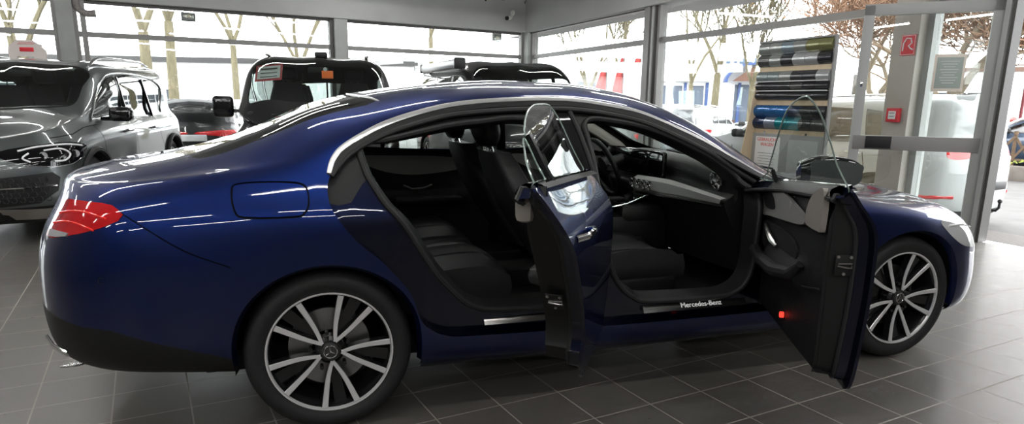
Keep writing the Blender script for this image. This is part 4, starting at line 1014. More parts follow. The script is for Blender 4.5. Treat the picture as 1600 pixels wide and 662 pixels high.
def inside(root,x0,x1,W,zf,rows_,steer=None,col=None,roofz=None):
    """simple cabin furniture seen through the glass"""
    col=col or M_LEA
    for xi,ys in rows_:
        for y in ys:
            b=MB();b.box((xi,y,zf+.12),(.5,.46,.14),b=.05,seg=3);s=b.build('seat',col,root)
            b=MB();secs=[]
            for i in range(9):
                t=i/8;xc=xi-.22-.16*t;w=.24-.06*max(0,t-.6)/.4;th=.07-.02*t
                secs.append([(xc+th*math.cos(a),y+w*math.copysign(abs(math.sin(a))**.6,math.sin(a)),zf+.15+.56*t) for a in np.linspace(0,2*PI,16,endpoint=False)])
            b.loft(secs,caps=(True,True));b.build('backrest',col,s,angle=55)
            b=MB();b.box((xi-.39,y,zf+.83),(.09,.26,.17),b=.04,seg=3);b.cyl((xi-.38,y-.05,zf+.68),(xi-.39,y-.05,zf+.78),.008,8);b.cyl((xi-.38,y+.05,zf+.68),(xi-.39,y+.05,zf+.78),.008,8);b.build('headrest',col,s)
    if steer:
        x,y,z=steer;A=Matrix.Translation((x,y,z))@Matrix.Rotation(math.radians(-28),4,'Y')
        b=MB();b.tube([tuple(A@Vector((0,.185*math.cos(a),.185*math.sin(a)))) for a in np.linspace(0,2*PI,32,endpoint=False)],.016,8,closed=True)
        b.tube([tuple(A@Vector((0,0,0))),tuple(A@Vector((.05,0,0)))],.06,16)
        for a in (0,PI,-PI/2): b.bar(A@Vector((.01,0,0)),A@Vector((.004,.18*math.cos(a),.18*math.sin(a))),.035,.014,up=(1,0,0))
        b.build('steering_wheel',M_BLK,root)

CAMP=Vector((-.053,-3.564,1.335));YAW=.2984
def camxy(lat,dep):
    """ground point from distances right of / ahead of the photographer's spot"""
    return (CAMP.x+lat*math.cos(YAW)+dep*math.sin(YAW),CAMP.y-lat*math.sin(YAW)+dep*math.cos(YAW))
def head(dx,dy):
    """heading angle for nose direction given in (right, ahead) components"""
    x=dx*math.cos(YAW)+dy*math.sin(YAW);y=-dx*math.sin(YAW)+dy*math.cos(YAW);return math.atan2(y,x)

def build_suv():
    P=paint('dark_grey_metallic_paint',(.115,.13,.13),.75,1,.38)
    # nose +x ; origin at front axle ground
    zc=[(-3.98,.98),(-3.9,1.35),(-3.6,1.66),(-3.0,1.74),(-2.2,1.765),(-1.5,1.76),(-1.1,1.73),(-.75,1.60),(-.35,1.37),(-.05,1.20),(.3,1.14),(.6,1.075),(.82,.98),(.92,.90)]
    zb=[(-4,1.10),(-2,1.06),(-.3,1.02),(.3,.965),(.9,.83)]
    sw=[[(-.30,1.10),(-.62,1.33),(-1.0,1.52),(-1.30,1.575),(-1.34,1.10)],[(-1.40,1.10),(-1.38,1.58),(-1.8,1.60),(-2.25,1.58),(-2.34,1.12)],[(-2.40,1.13),(-2.32,1.575),(-2.75,1.54),(-3.0,1.44),(-2.80,1.16)]]
    lights={'headlight':([(.20,.885),(.45,.925),(.62,.915),(.76,.88),(.82,.82),(.79,.755),(.66,.725),(.48,.735),(.28,.80)],M_SCR,.002)}
    x,y=camxy(-5.12,6.5)
    def ex(root,o):
        for side in (-1,1):
            S=o['S%d'%side]
            def sp(px,pz,off=.006):
                q=S.inv([(px,pz)]);p=S.ev(q[:,0],q[:,1])[0];n=S.nrm(q[:,0],q[:,1])[0];return tuple(p+n*off)
            DRL=mat('day_light_guide',(.8,.8,.82),.3,emit=(1,1,1),es=.1)
            for A_ in ([(.30,.885),(.50,.905),(.66,.893),(.75,.86)],[(.64,.765),(.56,.77),(.50,.82),(.56,.87),(.66,.86)],[(.73,.84),(.77,.80),(.755,.765)]):
                b=MB();b.tube([sp(a,c,.008) for a,c in smoothpoly(A_,False,4)],.008,6);b.build('light_guide',DRL,root)
            for A_ in ((.42,.82),(.68,.82)):
                b=MB();p=sp(*A_,.004);b.lathe([(0,0),(.028,.0),(.034,.012)],16,Matrix.Translation(p)@Matrix.Rotation(PI/2,4,'Y'));b.build('projector_lens',M_CLR,root)
            b=MB();b.tube([sp(a,c,.01) for a,c in ((.32,.775),(.50,.725),(.66,.715),(.78,.74))],.006,6);b.build('headlight_edge',M_CHR,root)
            # side window chrome, roof rail
            b=MB();b.tube([sp(a,c,.006) for a,c in smoothpoly([(-.28,1.085),(-.62,1.345),(-1.0,1.54),(-1.32,1.60),(-1.9,1.62),(-2.4,1.60),(-2.8,1.56),(-3.05,1.44),(-2.85,1.14)],False,4)],.010,6);b.build('window_trim',M_CHR,root)
            b=MB();q=[];
            for t in np.linspace(0,1,14):
                xx=-.98-2.2*t;yy=side*.68;zz=float(S.R[8][3](xx))+.055*min(1,8*t,8*(1-t))+.012;q.append((xx,yy,zz))
            b.tube(q,.016,8);b.build('roof_rail',M_CHR,root)
            for q1,q2 in (((-1.37,1.08),(-1.36,1.56)),((-2.36,1.10),(-2.28,1.56))):
                b=MB();b.tube([sp(*q1,.003),sp(*q2,.003)],.02,6);b.build('pillar_cover',M_GBLK,root)
            for xx in (-.95,-2.0):
                b=MB();b.tube([sp(xx,.96,0),sp(xx-.03,.965,.035),sp(xx-.22,.965,.035),sp(xx-.25,.96,0)],.014,8);b.build('door_handle',M_CHR,root)
            # wheel arch cladding
            for ax in (0,-2.995):
                a=np.linspace(PI-.1,.1,24);b=MB();b.tube([sp(ax+.445*math.cos(q_),.385+.445*math.sin(q_),.012) for q_ in a],.028,6);b.build('arch_cladding',M_BLK,root)
        S=o['S1']
        for side in (-1,1):
            S=o['S%d'%side]
            # lower intake with honeycomb, silver strake and skid
            def nosex(yy,z):  # find x of the nose at given y,z
                best=None
                q=S.inv([(yy,z)],ax=(1,2),guess=(np.array([S.U1-.45]),np.array([S.k[2]])));p=S.ev(q[:,0],q[:,1])[0];return p[0]
            def patch(poly,off,name,m,thick=.012):
                return plate(poly,.05,lambda p:np.array([[nosex(side*abs(a) if abs(a)>.02 else side*.02,c)+off,side*abs(a),c] for a,c in p]),name,m,root,back=(-thick,0,0))
            patch([(.30,.62),(.84,.67),(.88,.62),(.86,.50),(.74,.40),(.42,.38),(.30,.46)],.006,'air_intake',M_BLK)
            b=MB()
            for r_ in range(5):
                for c_ in range(9):
                    yy=.36+.055*c_+(.027 if r_%2 else 0);zz=.44+.042*r_
                    if yy>.80: continue
                    xx=nosex(side*yy,zz)+.012;b.tube([(xx-.008*(abs(yy)-.3),side*(yy+.024*math.cos(q_)),zz+.024*math.sin(q_)) for q_ in np.linspace(0,2*PI,6,endpoint=False)],.0035,4,closed=True)
            b.build('intake_mesh',mat('mesh_dark',(.04,.04,.042),.3),root)
            b=MB();b.tube([(nosex(side*yy,.545)+.02,side*yy,.545+.01*(yy-.3)) for yy in np.linspace(.32,.86,10)],.010,6);b.build('intake_strake',M_CHR,root)
            b=MB();b.loft([[(nosex(side*yy,zz)+.012,side*yy,zz+.05*max(0,1-yy/.75)) for yy in np.linspace(.0+.02,.84,12)] for zz in (.24,.30,.345)],closed=False);b.build('skid_plate',M_SAT,root)
        # grille in the middle
        b=MB();b.grid(lambda u,v:(.935-.04*(2*u-1)**2-.05*v,(2*u-1)*.40*(1-.12*(1-v)),.60+.33*v),12,6);g=b.build('grille',M_BLK,root)
        for zz in (.70,.80):
            b=MB();b.tube([(.955-.04*(yy/.4)**2-.03*(zz-.6)/.3,yy,zz) for yy in np.linspace(-.36,.36,13)],.018,6,sy=1);b.build('grille_bar',M_CHR,g)
        b=MB();b.tube([(.945-.04*(yy/.4)**2-.05*(zz-.6)/.33,yy,zz) for yy,zz in [( -.38,.60),(0,.58),(.38,.60),(.42,.78),(.38,.92),(0,.95),(-.38,.92),(-.42,.78)]],.012,6,closed=True);b.build('grille_rim',M_CHR,g)
        b=MB();rg=[(.965,.085*math.cos(a),.76+.085*math.sin(a)) for a in np.linspace(0,2*PI,28,endpoint=False)];b.tube(rg,.008,6,closed=True)
        for k in range(3):
            a=PI/2+k*2*PI/3;t=Vector((.965,.082*math.cos(a),.76+.082*math.sin(a)));c1=Vector((.965,.016*math.cos(a+PI/3),.76+.016*math.sin(a+PI/3)));c2=Vector((.965,.016*math.cos(a-PI/3),.76+.016*math.sin(a-PI/3)));b.add([c1,t,c2,(.98,0,.76)],[[0,1,3],[1,2,3],[0,3,2]])
        b.build('grille_star',M_CHR,g)
        mirrors(root,-.55,.93,1.16,M_GBLK,(.17,.22,.15))
        inside(root,-2.6,-.5,.9,.75,[(-1.35,(-.40,.40)),(-2.3,(-.42,.42))],(-.85,.40,1.10))
        b=MB();b.box((-.45,0,1.03),(.62,1.55,.16),b=.05);b.build('dashboard',M_LEA,root)
        b=MB();b.box((-.62,.20,1.14),(.04,.85,.13),b=.02);b.build('dash_screen',M_SCR,root)
        b=MB();b.box((-1.0,0,1.58),(.04,.24,.07),b=.02);b.build('interior_mirror',M_BLK,root)
        for s0,s1 in (((-.08,-.50,1.20),(-.22,.12,1.29)),((-.06,.15,1.21),(-.18,.72,1.245))):
            b=MB();b.tube([s0,s1],.008,6);b.build('wiper',M_BLK,root)
        # bonnet shut lines are grooves; power creases
        b=MB();b.box((-3.95,0,.70),(.02,.5,.11));b.build('number_plate',M_WHT,root)
    return gencar('suv','large dark grey metallic four-wheel drive parked nose-out on the left behind the blue sedan','car',P,-3.99,.94,.985,zc,zb,(0,-2.995),.385,sw,(-.08,-.98),(-3.9,-3.62),(x,y,0),head(.225,-.974),lights=lights,glassm=M_GLS2,extra=ex,step=.055,lower=.36,inset=.77,roofy=.66,drop=.11,arc=.05,parts={'bonnet':[(-.35,1.055),(0,1.04),(.3,.99),(.55,.965)],'d1':[(-.25,1.05),(-.30,.9),(-.33,.5)],'d2':[(-1.37,1.08),(-1.38,.8),(-1.38,.5)],'d3':[(-2.36,1.1),(-2.40,.85),(-2.52,.7)]},wheel_style='star',nn=3.4)

def build_van():
    P=paint('black_metallic_paint',(.010,.010,.011),.3,1,.3)
    zc=[(-4.15,1.1),(-4.1,1.5),(-3.95,1.85),(-3.5,1.90),(-2,1.915),(-.9,1.90),(-.35,1.84),(.0,1.62),(.33,1.36),(.55,1.18),(.75,1.06),(.9,.92)]
    zb=[(-4.2,1.10),(-1,1.07),(.3,1.0),(.9,.85)]
    sw=[[(.10,1.12),(-.15,1.38),(-.42,1.62),(-.6,1.66),(-.95,1.66),(-.98,1.12)],[(-1.05,1.12),(-1.05,1.67),(-2.3,1.68),(-2.3,1.12)],[(-2.4,1.12),(-2.4,1.68),(-3.7,1.66),(-3.8,1.14)]]
    cx,cy=camxy(-2.42,8.5)
    def ex(root,o):
        mirrors(root,.05,.93,1.24,M_GBLK,(.14,.23,.25))
        inside(root,-3,-.5,.9,.85,[(-.85,(-.45,.45)),(-2.0,(-.45,.45)),(-3.0,(-.45,.45))],(-.35,.45,1.2))
        for y in (-.45,.45):
            for dy in (-.09,.09):
                pass
        b=MB();b.box((.1,0,1.12),(.75,1.6,.16),b=.06);b.build('dashboard',M_LEA,root)
        b=MB();b.box((-.12,.40,1.24),(.04,.42,.12),b=.02);b.box((-.12,.0,1.24),(.04,.26,.13),b=.02);b.build('dash_screen',M_SCR,root)
        # roof sensor pod, corner blocks
        b=MB();b.box((-.62,.04,1.90),(.20,.16,.07),b=.02);b.build('roof_pod',M_BLK,root)
        for s in (-1,1):
            b=MB();b.box((-.75,s*.62,1.885),(.5,.05,.025),b=.01);b.build('roof_rail_mount',M_SAT,root)
        b=MB();b.box((-.42,.0,1.70),(.05,.26,.08),b=.02);b.build('interior_mirror',M_BLK,root)
        b=MB();b.tube([(.56,-.5,1.155),(.42,.15,1.25)],.009,6);b.build('wiper',M_BLK,root)
        # paper price sheet in a red frame behind the windscreen, orange tag
        S=o['S-1']
        # windscreen plane helper
        def wsp(y,t): # t 0 bottom..1 top
            x=.40-.70*t;z=float(Tab(zc,.05,-6,8)(np.array([x]))[0])-.03-.04*(abs(y)/.7)**2;return x-.04-.05*(abs(y)/.7)**2,z
        def sheet(y0,y1,t0,t1,name,m,off,txt=None):
            b=MB();q=[(*[wsp(y,t)[0]-off],y,wsp(y,t)[1]) for y,t in ((y0,t0),(y1,t0),(y1,t1),(y0,t1))];b.add(q+[(a-.004,c,d) for a,c,d in q],[[0,1,2,3],[7,6,5,4],[0,4,5,1],[1,5,6,2],[2,6,7,3],[3,7,4,0]]);return b.build(name,m,root,smooth=False)
        R_=mat('red_frame',(.55,.05,.06),.5,emit=(.6,.04,.05),es=.0);Wp=mat('paper',(.75,.77,.76),.6)
        sheet(-.74,-.42,.55,.97,'price_sheet_frame',R_,.0);sheet(-.715,-.445,.60,.92,'price_sheet',Wp,-.006)
        for k in range(3): sheet(-.68,-.48,.64+.09*k,.655+.09*k+(.02 if k==2 else 0),'sheet_line',M_BLK,-.011)
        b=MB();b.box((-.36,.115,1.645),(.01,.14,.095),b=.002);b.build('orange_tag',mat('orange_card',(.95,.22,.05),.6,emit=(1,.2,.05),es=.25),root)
        b=MB();b.tube([(-.35,.09,1.71),(-.345,.09,1.71)],.025,12);b.build('tag_hook',M_WHT,root)
        # grille
        b=MB();b.box((.90,0,.80),(.06,.9,.18),b=.03);b.build('grille',M_GBLK,root)
    return gencar('van','black people carrier parked facing the camera with a price sheet in its windshield','van',P,-4.22,.95,.965,zc,zb,(0,-3.2),.345,sw,(.50,-.38),((0,1.17),(.62,1.17),(.60,1.60),(0,1.63)),(cx,cy,0),head(.235,-.972),glassm=M_GLS2,extra=ex,step=.07,inset=.83,roofy=.74,drop=.11,arc=.045,tailtop=.05,nt=5,nn=3.6)

def build_jeep():
    P=paint('black_metallic_paint',(.010,.010,.011),.3,1,.3)
    zc=[(-3.9,1.1),(-3.85,1.55),(-3.75,1.88),(-3.3,1.93),(-2,1.94),(-1.1,1.925),(-.75,1.85),(-.45,1.55),(-.2,1.22),(.1,1.12),(.5,1.08),(.8,.98)]
    zb=[(-4,1.12),(-1,1.08),(0,1.03),(.8,.9)]
    sw=[[(-.42,1.16),(-.62,1.42),(-.85,1.66),(-1.35,1.70),(-1.4,1.14)],[(-1.5,1.14),(-1.45,1.70),(-2.3,1.71),(-2.35,1.14)],[(-2.45,1.14),(-2.4,1.71),(-3.4,1.70),(-3.5,1.16)]]
    cx,cy=camxy(.36,9.5)
    def ex(root,o):
        mirrors(root,-.45,.92,1.18,M_GBLK,(.15,.2,.15))
        inside(root,-2.6,-.5,.9,.8,[(-1.35,(-.40,.40)),(-2.3,(-.42,.42))],(-.9,.40,1.15))
        b=MB();b.box((-.50,0,1.1),(.5,1.55,.14),b=.05);b.build('dashboard',M_LEA,root)
    r=gencar('off_roader','black off-roader with roof awning parked behind the blue sedan roof','car',P,-3.95,.85,.93,zc,zb,(0,-2.85),.37,sw,(-.22,-.80),((0,1.2),(.55,1.2),(.52,1.60),(0,1.62)),(cx,cy,0),head(.36,-.933),glassm=M_GLS,extra=ex,step=.08,inset=.82,roofy=.73,drop=.11,arc=.045,tailtop=.05,nt=5,nn=4)
    # awning box on the roof: a thing of its own
    root=r[0];A=Matrix.Translation((cx,cy,0))@Matrix.Rotation(head(.36,-.933),4,'Z')
    b=MB();y=-.88
    b.box((-1.95,y,1.865),(2.1,.15,.13),b=.03);aw=b.build('roof_awning',mat('silver_case',(.55,.55,.57),.35,.5),None,origin=None)
    aw.matrix_world=A;tag(aw,'long silver awning case on the roof edge of the black off-roader','awning')
    b=MB();b.box((-.90,y,1.865),(.06,.17,.16),b=.02);b.build('end_cap',M_BLK,aw);b=MB();b.box((-3.0,y,1.865),(.05,.17,.15),b=.02);b.build('end_cap',M_BLK,aw)
    for x_ in (-1.35,-2.6):
        b=MB();b.bar((x_,y,1.84),(x_,-.66,1.90),.05,.02);b.build('bracket',M_BLK,aw)
    return r

_EST={}
def estate(label,P,loc,hd,group=None,kind='estate',tow=False,name='car',step=.1,glassm=None,**k):
    key=(P.name,kind,tow)
    if key not in _EST:
        _EST[key]=_estate(label,P,loc,hd,group,kind=kind,tow=tow,name=name,step=step,glassm=glassm)[0];return _EST[key]
    o=copy_tree(_EST[key]);o.location=(loc[0],loc[1],loc[2] if len(loc)>2 else 0);o.rotation_euler=(0,0,hd);o['label']=label;return o
def _estate(label,P,loc,hd,group=None,lite=True,plate_=True,kind='estate',glassm=None,step=.085,tow=False,name='car'):
    if kind=='estate':
        zc=[(-3.95,.95),(-3.85,1.12),(-3.60,1.36),(-3.3,1.43),(-2.4,1.465),(-1.6,1.46),(-1.2,1.42),(-.8,1.24),(-.35,1.02),(0,.96),(.4,.90),(.75,.78),(.85,.70)]
        zb=[(-4,.98),(-2,.94),(-.4,.90),(.3,.84),(.8,.72)]
        sw=[[(-.55,.97),(-.85,1.14),(-1.2,1.28),(-1.6,1.335),(-1.66,.98)],[(-1.74,.98),(-1.70,1.345),(-2.2,1.345),(-2.6,1.33),(-2.68,1.0)],[(-2.76,1.01),(-2.70,1.325),(-3.1,1.29),(-3.38,1.20),(-3.30,1.04)]]
        ws=(-.30,-1.20);rw=(-3.84,-3.50);L=(-3.98,.88);tl=[(-3.62,.93),(-3.75,.945),(-3.92,.93),(-3.95,.86),(-3.85,.82),(-3.70,.84)]
    else:
        zc=[(-3.85,.95),(-3.78,1.2),(-3.55,1.50),(-3.1,1.62),(-2.2,1.66),(-1.5,1.65),(-1.1,1.60),(-.7,1.38),(-.3,1.13),(0,1.06),(.4,1.0),(.75,.88),(.85,.78)]
        zb=[(-4,1.06),(-2,1.02),(-.4,.98),(.3,.92),(.8,.8)]
        sw=[[(-.50,1.06),(-.8,1.26),(-1.1,1.44),(-1.5,1.51),(-1.58,1.06)],[(-1.66,1.06),(-1.62,1.52),(-2.1,1.53),(-2.5,1.51),(-2.58,1.08)],[(-2.66,1.09),(-2.6,1.51),(-3.0,1.46),(-3.25,1.36),(-3.15,1.12)]]
        ws=(-.25,-1.08);rw=(-3.77,-3.48);L=(-3.9,.88);tl=[(-3.66,1.04),(-3.74,1.055),(-3.82,1.04),(-3.83,.97),(-3.77,.93),(-3.68,.95)]
    hl=[(.38,.74+(.1 if kind!='estate' else 0)),(.60,.75+(.1 if kind!='estate' else 0)),(.76,.70+(.1 if kind!='estate' else 0)),(.74,.64+(.1 if kind!='estate' else 0)),(.55,.65+(.1 if kind!='estate' else 0))]
    lights={'tail_light':(tl,M_RED,.002),'headlight':(hl,M_CLR,.002)}
    def ex(root,o):
        mirrors(root,-.75,.90,1.03 if kind=='estate' else 1.13,M_BLK,(.12,.18,.13))
        for side in (-1,1):
            S=o['S%d'%side]
            def sp(px,pz,off=.006):
                q=S.inv([(px,pz)]);p=S.ev(q[:,0],q[:,1])[0];n=S.nrm(q[:,0],q[:,1])[0];return tuple(p+n*off)
            zz=.88 if kind=='estate' else .95
            for xx in (-1.45,-2.45):
                b=MB();b.tube([sp(xx,zz,0),sp(xx-.03,zz,.03),sp(xx-.18,zz,.03),sp(xx-.21,zz,0)],.012,6);b.build('door_handle',M_CHR,root)
            rz=[];
            for t in np.linspace(0,1,12):
                xx=-1.35-1.95*t;rz.append((xx,side*.60,float(S.R[8][3](xx))+.01+.04*min(1,8*t,8*(1-t))))
            b=MB();b.tube(rz,.014,6);b.build('roof_rail',M_CHR,root)
            # rear reflector strip low on the bumper corner
            b=MB();b.tube([sp(L[0]+.62,.47,.004),sp(L[0]+.45,.47,.004),sp(L[0]+.28,.475,.004),sp(L[0]+.14,.48,.004)],.022,6,sx=1,sy=.6);b.build('reflector',M_RED,root)
        if plate_:
            b=MB();b.box((L[0]-.004,0,.80 if kind=='estate' else .9),(.03,.54,.12),b=.01);b.build('number_plate',M_WHT,root)
            b=MB();b.box((L[0]+.0,0,.60),(.06,.5,.10),b=.01);b.build('bumper_recess',M_BLK,root)
        if tow:
            b=MB();b.tube([(L[0]+.08,0,.30),(L[0]-.06,0,.30),(L[0]-.09,0,.34),(L[0]-.09,0,.40)],.016,8);b.lathe([(0,.028),(.02,.02),(.028,0),(.02,-.02),(0,-.028)],14,Matrix.Translation((L[0]-.09,0,.42)));b.build('tow_bar',M_BLK,root)
            b=MB();b.tube([(L[0]-.008,.0,.95),(L[0]-.014,0,.95)],.04,20);b.build('emblem',M_CHR,root)
        inside(root,-2.6,-.5,.9,.55,[(-1.65,(-.38,.38)),(-2.55,(-.38,.38))],None)
    return gencar(name,label,'car',P,L[0],L[1],.92,zc,zb,(0,-2.9),.335,sw,ws,rw,(loc[0],loc[1],loc[2] if len(loc)>2 else 0),hd,group=group,lights=lights,glassm=glassm or M_GLD,extra=ex,step=step,inset=.76,roofy=.68,drop=.10,tailtop=.07,nt=3.6,parts={'d1':[(-.55,.93),(-.60,.8),(-.62,.4)],'d2':[(-1.70,.95),(-1.72,.7),(-1.72,.4)],'d3':[(-2.70,.96),(-2.74,.8),(-2.68,.68)]},wheel_style='star',**{})

# ================================================================ showroom
BA=Vector((-9,8.57,0));BB=Vector((5.25,12.45,0));RA=BB.copy();RB=Vector((6.6,0,0))
BD=(BB-BA).normalized();RD=(RB-RA).normalized();BN=Vector((BD.y,-BD.x,0));RN=Vector((-RD.y,RD.x,0))*-1
BN=Vector((BD.y,-BD.x,0))   # into the room (towards -y)
RN=Vector((RD.y,-RD.x,0))   # check sign below
if RN.x>0: RN=-RN
M_WALLG=noisy(mat('painted_grey_beam',(.36,.365,.36),.6),1.5,.93,1.05)
M_COLG=noisy(mat('painted_grey_column',(.30,.31,.30),.55),3,.9,1.05)
M_FRM=mat('window_frame_grey',(.22,.215,.21),.45)
M_FRL=mat('door_frame_grey',(.36,.37,.36),.45)
M_FRD=mat('dark_frame_gasket',(.05,.048,.045),.5)
M_PANE=glass('pane_glass',(.97,.985,.98),.9,1.5)
def seg(D,A,s,off=0,N=None,z=0): p=A+D*s+(N*off if N is not None else Vector((0,0,0)));return Vector((p.x,p.y,z))
def wbox(mb,A,D,N,s0,s1,o0,o1,z0,z1):
    P=[A+D*s+N*o for s,o in ((s0,o0),(s1,o0),(s1,o1),(s0,o1))]
    vs=[(p.x,p.y,z0) for p in P]+[(p.x,p.y,z1) for p in P]
    mb.add(vs,[[3,2,1,0],[4,5,6,7],[0,1,5,4],[1,2,6,5],[2,3,7,6],[3,0,4,7]]);return mb
def floor_mat():
    m=mat('floor_tiles',(.1,.1,.1),.35);b=m.node_tree.nodes['Principled BSDF'];b.inputs['Specular IOR Level'].default_value=.55
    tc=nd(m,'ShaderNodeTexCoord');mp=nd(m,'ShaderNodeMapping');a=.1976
    mp.vector_type='POINT'
    # local = R(-a)*(p - t)
    mp.inputs['Rotation'].default_value=(0,0,-a)
    tx,ty=.3639,-.6459;c,s=math.cos(-a),math.sin(-a);mp.inputs['Location'].default_value=(-(c*tx-s*ty),-(s*tx+c*ty),0)
    lk(m,tc.outputs['Object'],mp.inputs[0]);sx=nd(m,'ShaderNodeSeparateXYZ');lk(m,mp.outputs[0],sx.inputs[0])
    def cellf(out,size):
        d=nd(m,'ShaderNodeMath',operation='DIVIDE');lk(m,out,d.inputs[0]);d.inputs[1].default_value=size
        fl=nd(m,'ShaderNodeMath',operation='FLOOR');lk(m,d.outputs[0],fl.inputs[0])
        rd=nd(m,'ShaderNodeMath',operation='ROUND');lk(m,d.outputs[0],rd.inputs[0]);sb=nd(m,'ShaderNodeMath',operation='SUBTRACT');lk(m,d.outputs[0],sb.inputs[0]);lk(m,rd.outputs[0],sb.inputs[1])
        ab=nd(m,'ShaderNodeMath',operation='ABSOLUTE');lk(m,sb.outputs[0],ab.inputs[0]);return fl,ab
    fx,dx=cellf(sx.outputs['X'],.3068);fy,dy=cellf(sx.outputs['Y'],.3012)
    mn=nd(m,'ShaderNodeMath',operation='MINIMUM');lk(m,dx.outputs[0],mn.inputs[0]);lk(m,dy.outputs[0],mn.inputs[1])
    ln=nd(m,'ShaderNodeMath',operation='LESS_THAN');lk(m,mn.outputs[0],ln.inputs[0]);ln.inputs[1].default_value=.0105
    cb=nd(m,'ShaderNodeCombineXYZ');lk(m,fx.outputs[0],cb.inputs[0]);lk(m,fy.outputs[0],cb.inputs[1])
    wn=nd(m,'ShaderNodeTexWhiteNoise');lk(m,cb.outputs[0],wn.inputs['Vector'])
    ns=nd(m,'ShaderNodeTexNoise');ns.inputs['Scale'].default_value=9;ns.inputs['Detail'].default_value=8;ns.inputs['Roughness'].default_value=.65;lk(m,tc.outputs['Object'],ns.inputs['Vector'])
    n2=nd(m,'ShaderNodeTexNoise');n2.inputs['Scale'].default_value=160;lk(m,tc.outputs['Object'],n2.inputs['Vector'])
    s1=nd(m,'ShaderNodeMath',operation='MULTIPLY_ADD');lk(m,wn.outputs['Value'],s1.inputs[0]);s1.inputs[1].default_value=.10;s1.inputs[2].default_value=.70
    s2=nd(m,'ShaderNodeMath',operation='MULTIPLY_ADD');lk(m,ns.outputs['Fac'],s2.inputs[0]);s2.inputs[1].default_value=.35;lk(m,s1.outputs[0],s2.inputs[2])
    s3=nd(m,'ShaderNodeMath',operation='MULTIPLY_ADD');lk(m,n2.outputs['Fac'],s3.inputs[0]);s3.inputs[1].default_value=.25;lk(m,s2.outputs[0],s3.inputs[2])
    tv=nd(m,'ShaderNodeVectorMath',operation='SCALE');tv.inputs[0].default_value=(.125,.117,.105);lk(m,s3.outputs[0],tv.inputs['Scale'])
    mx=nd(m,'ShaderNodeMix',data_type='RGBA');lk(m,ln.outputs[0],mx.inputs[0]);lk(m,tv.outputs[0],mx.inputs[6]);mx.inputs[7].default_value=(.40,.37,.33,1);lk(m,mx.outputs[2],b.inputs['Base Color'])
    rr=nd(m,'ShaderNodeMath',operation='MULTIPLY_ADD');lk(m,ln.outputs[0],rr.inputs[0]);rr.inputs[1].default_value=.5;
    r2=nd(m,'ShaderNodeMath',operation='MULTIPLY_ADD');lk(m,ns.outputs['Fac'],r2.inputs[0]);r2.inputs[1].default_value=.18;r2.inputs[2].default_value=.22;lk(m,r2.outputs[0],rr.inputs[2]);lk(m,rr.outputs[0],b.inputs['Roughness'])
    bp=nd(m,'ShaderNodeBump');bp.inputs['Strength'].default_value=.35;bp.inputs['Distance'].default_value=.003;iv=nd(m,'ShaderNodeMath',operation='SUBTRACT');iv.inputs[0].default_value=1;lk(m,ln.outputs[0],iv.inputs[1])
    ad=nd(m,'ShaderNodeMath',operation='MULTIPLY_ADD');lk(m,n2.outputs['Fac'],ad.inputs[0]);ad.inputs[1].default_value=.25;lk(m,iv.outputs[0],ad.inputs[2]);lk(m,ad.outputs[0],bp.inputs['Height']);lk(m,bp.outputs[0],b.inputs['Normal'])
    return m
CEIL=3.75;BOT=2.93
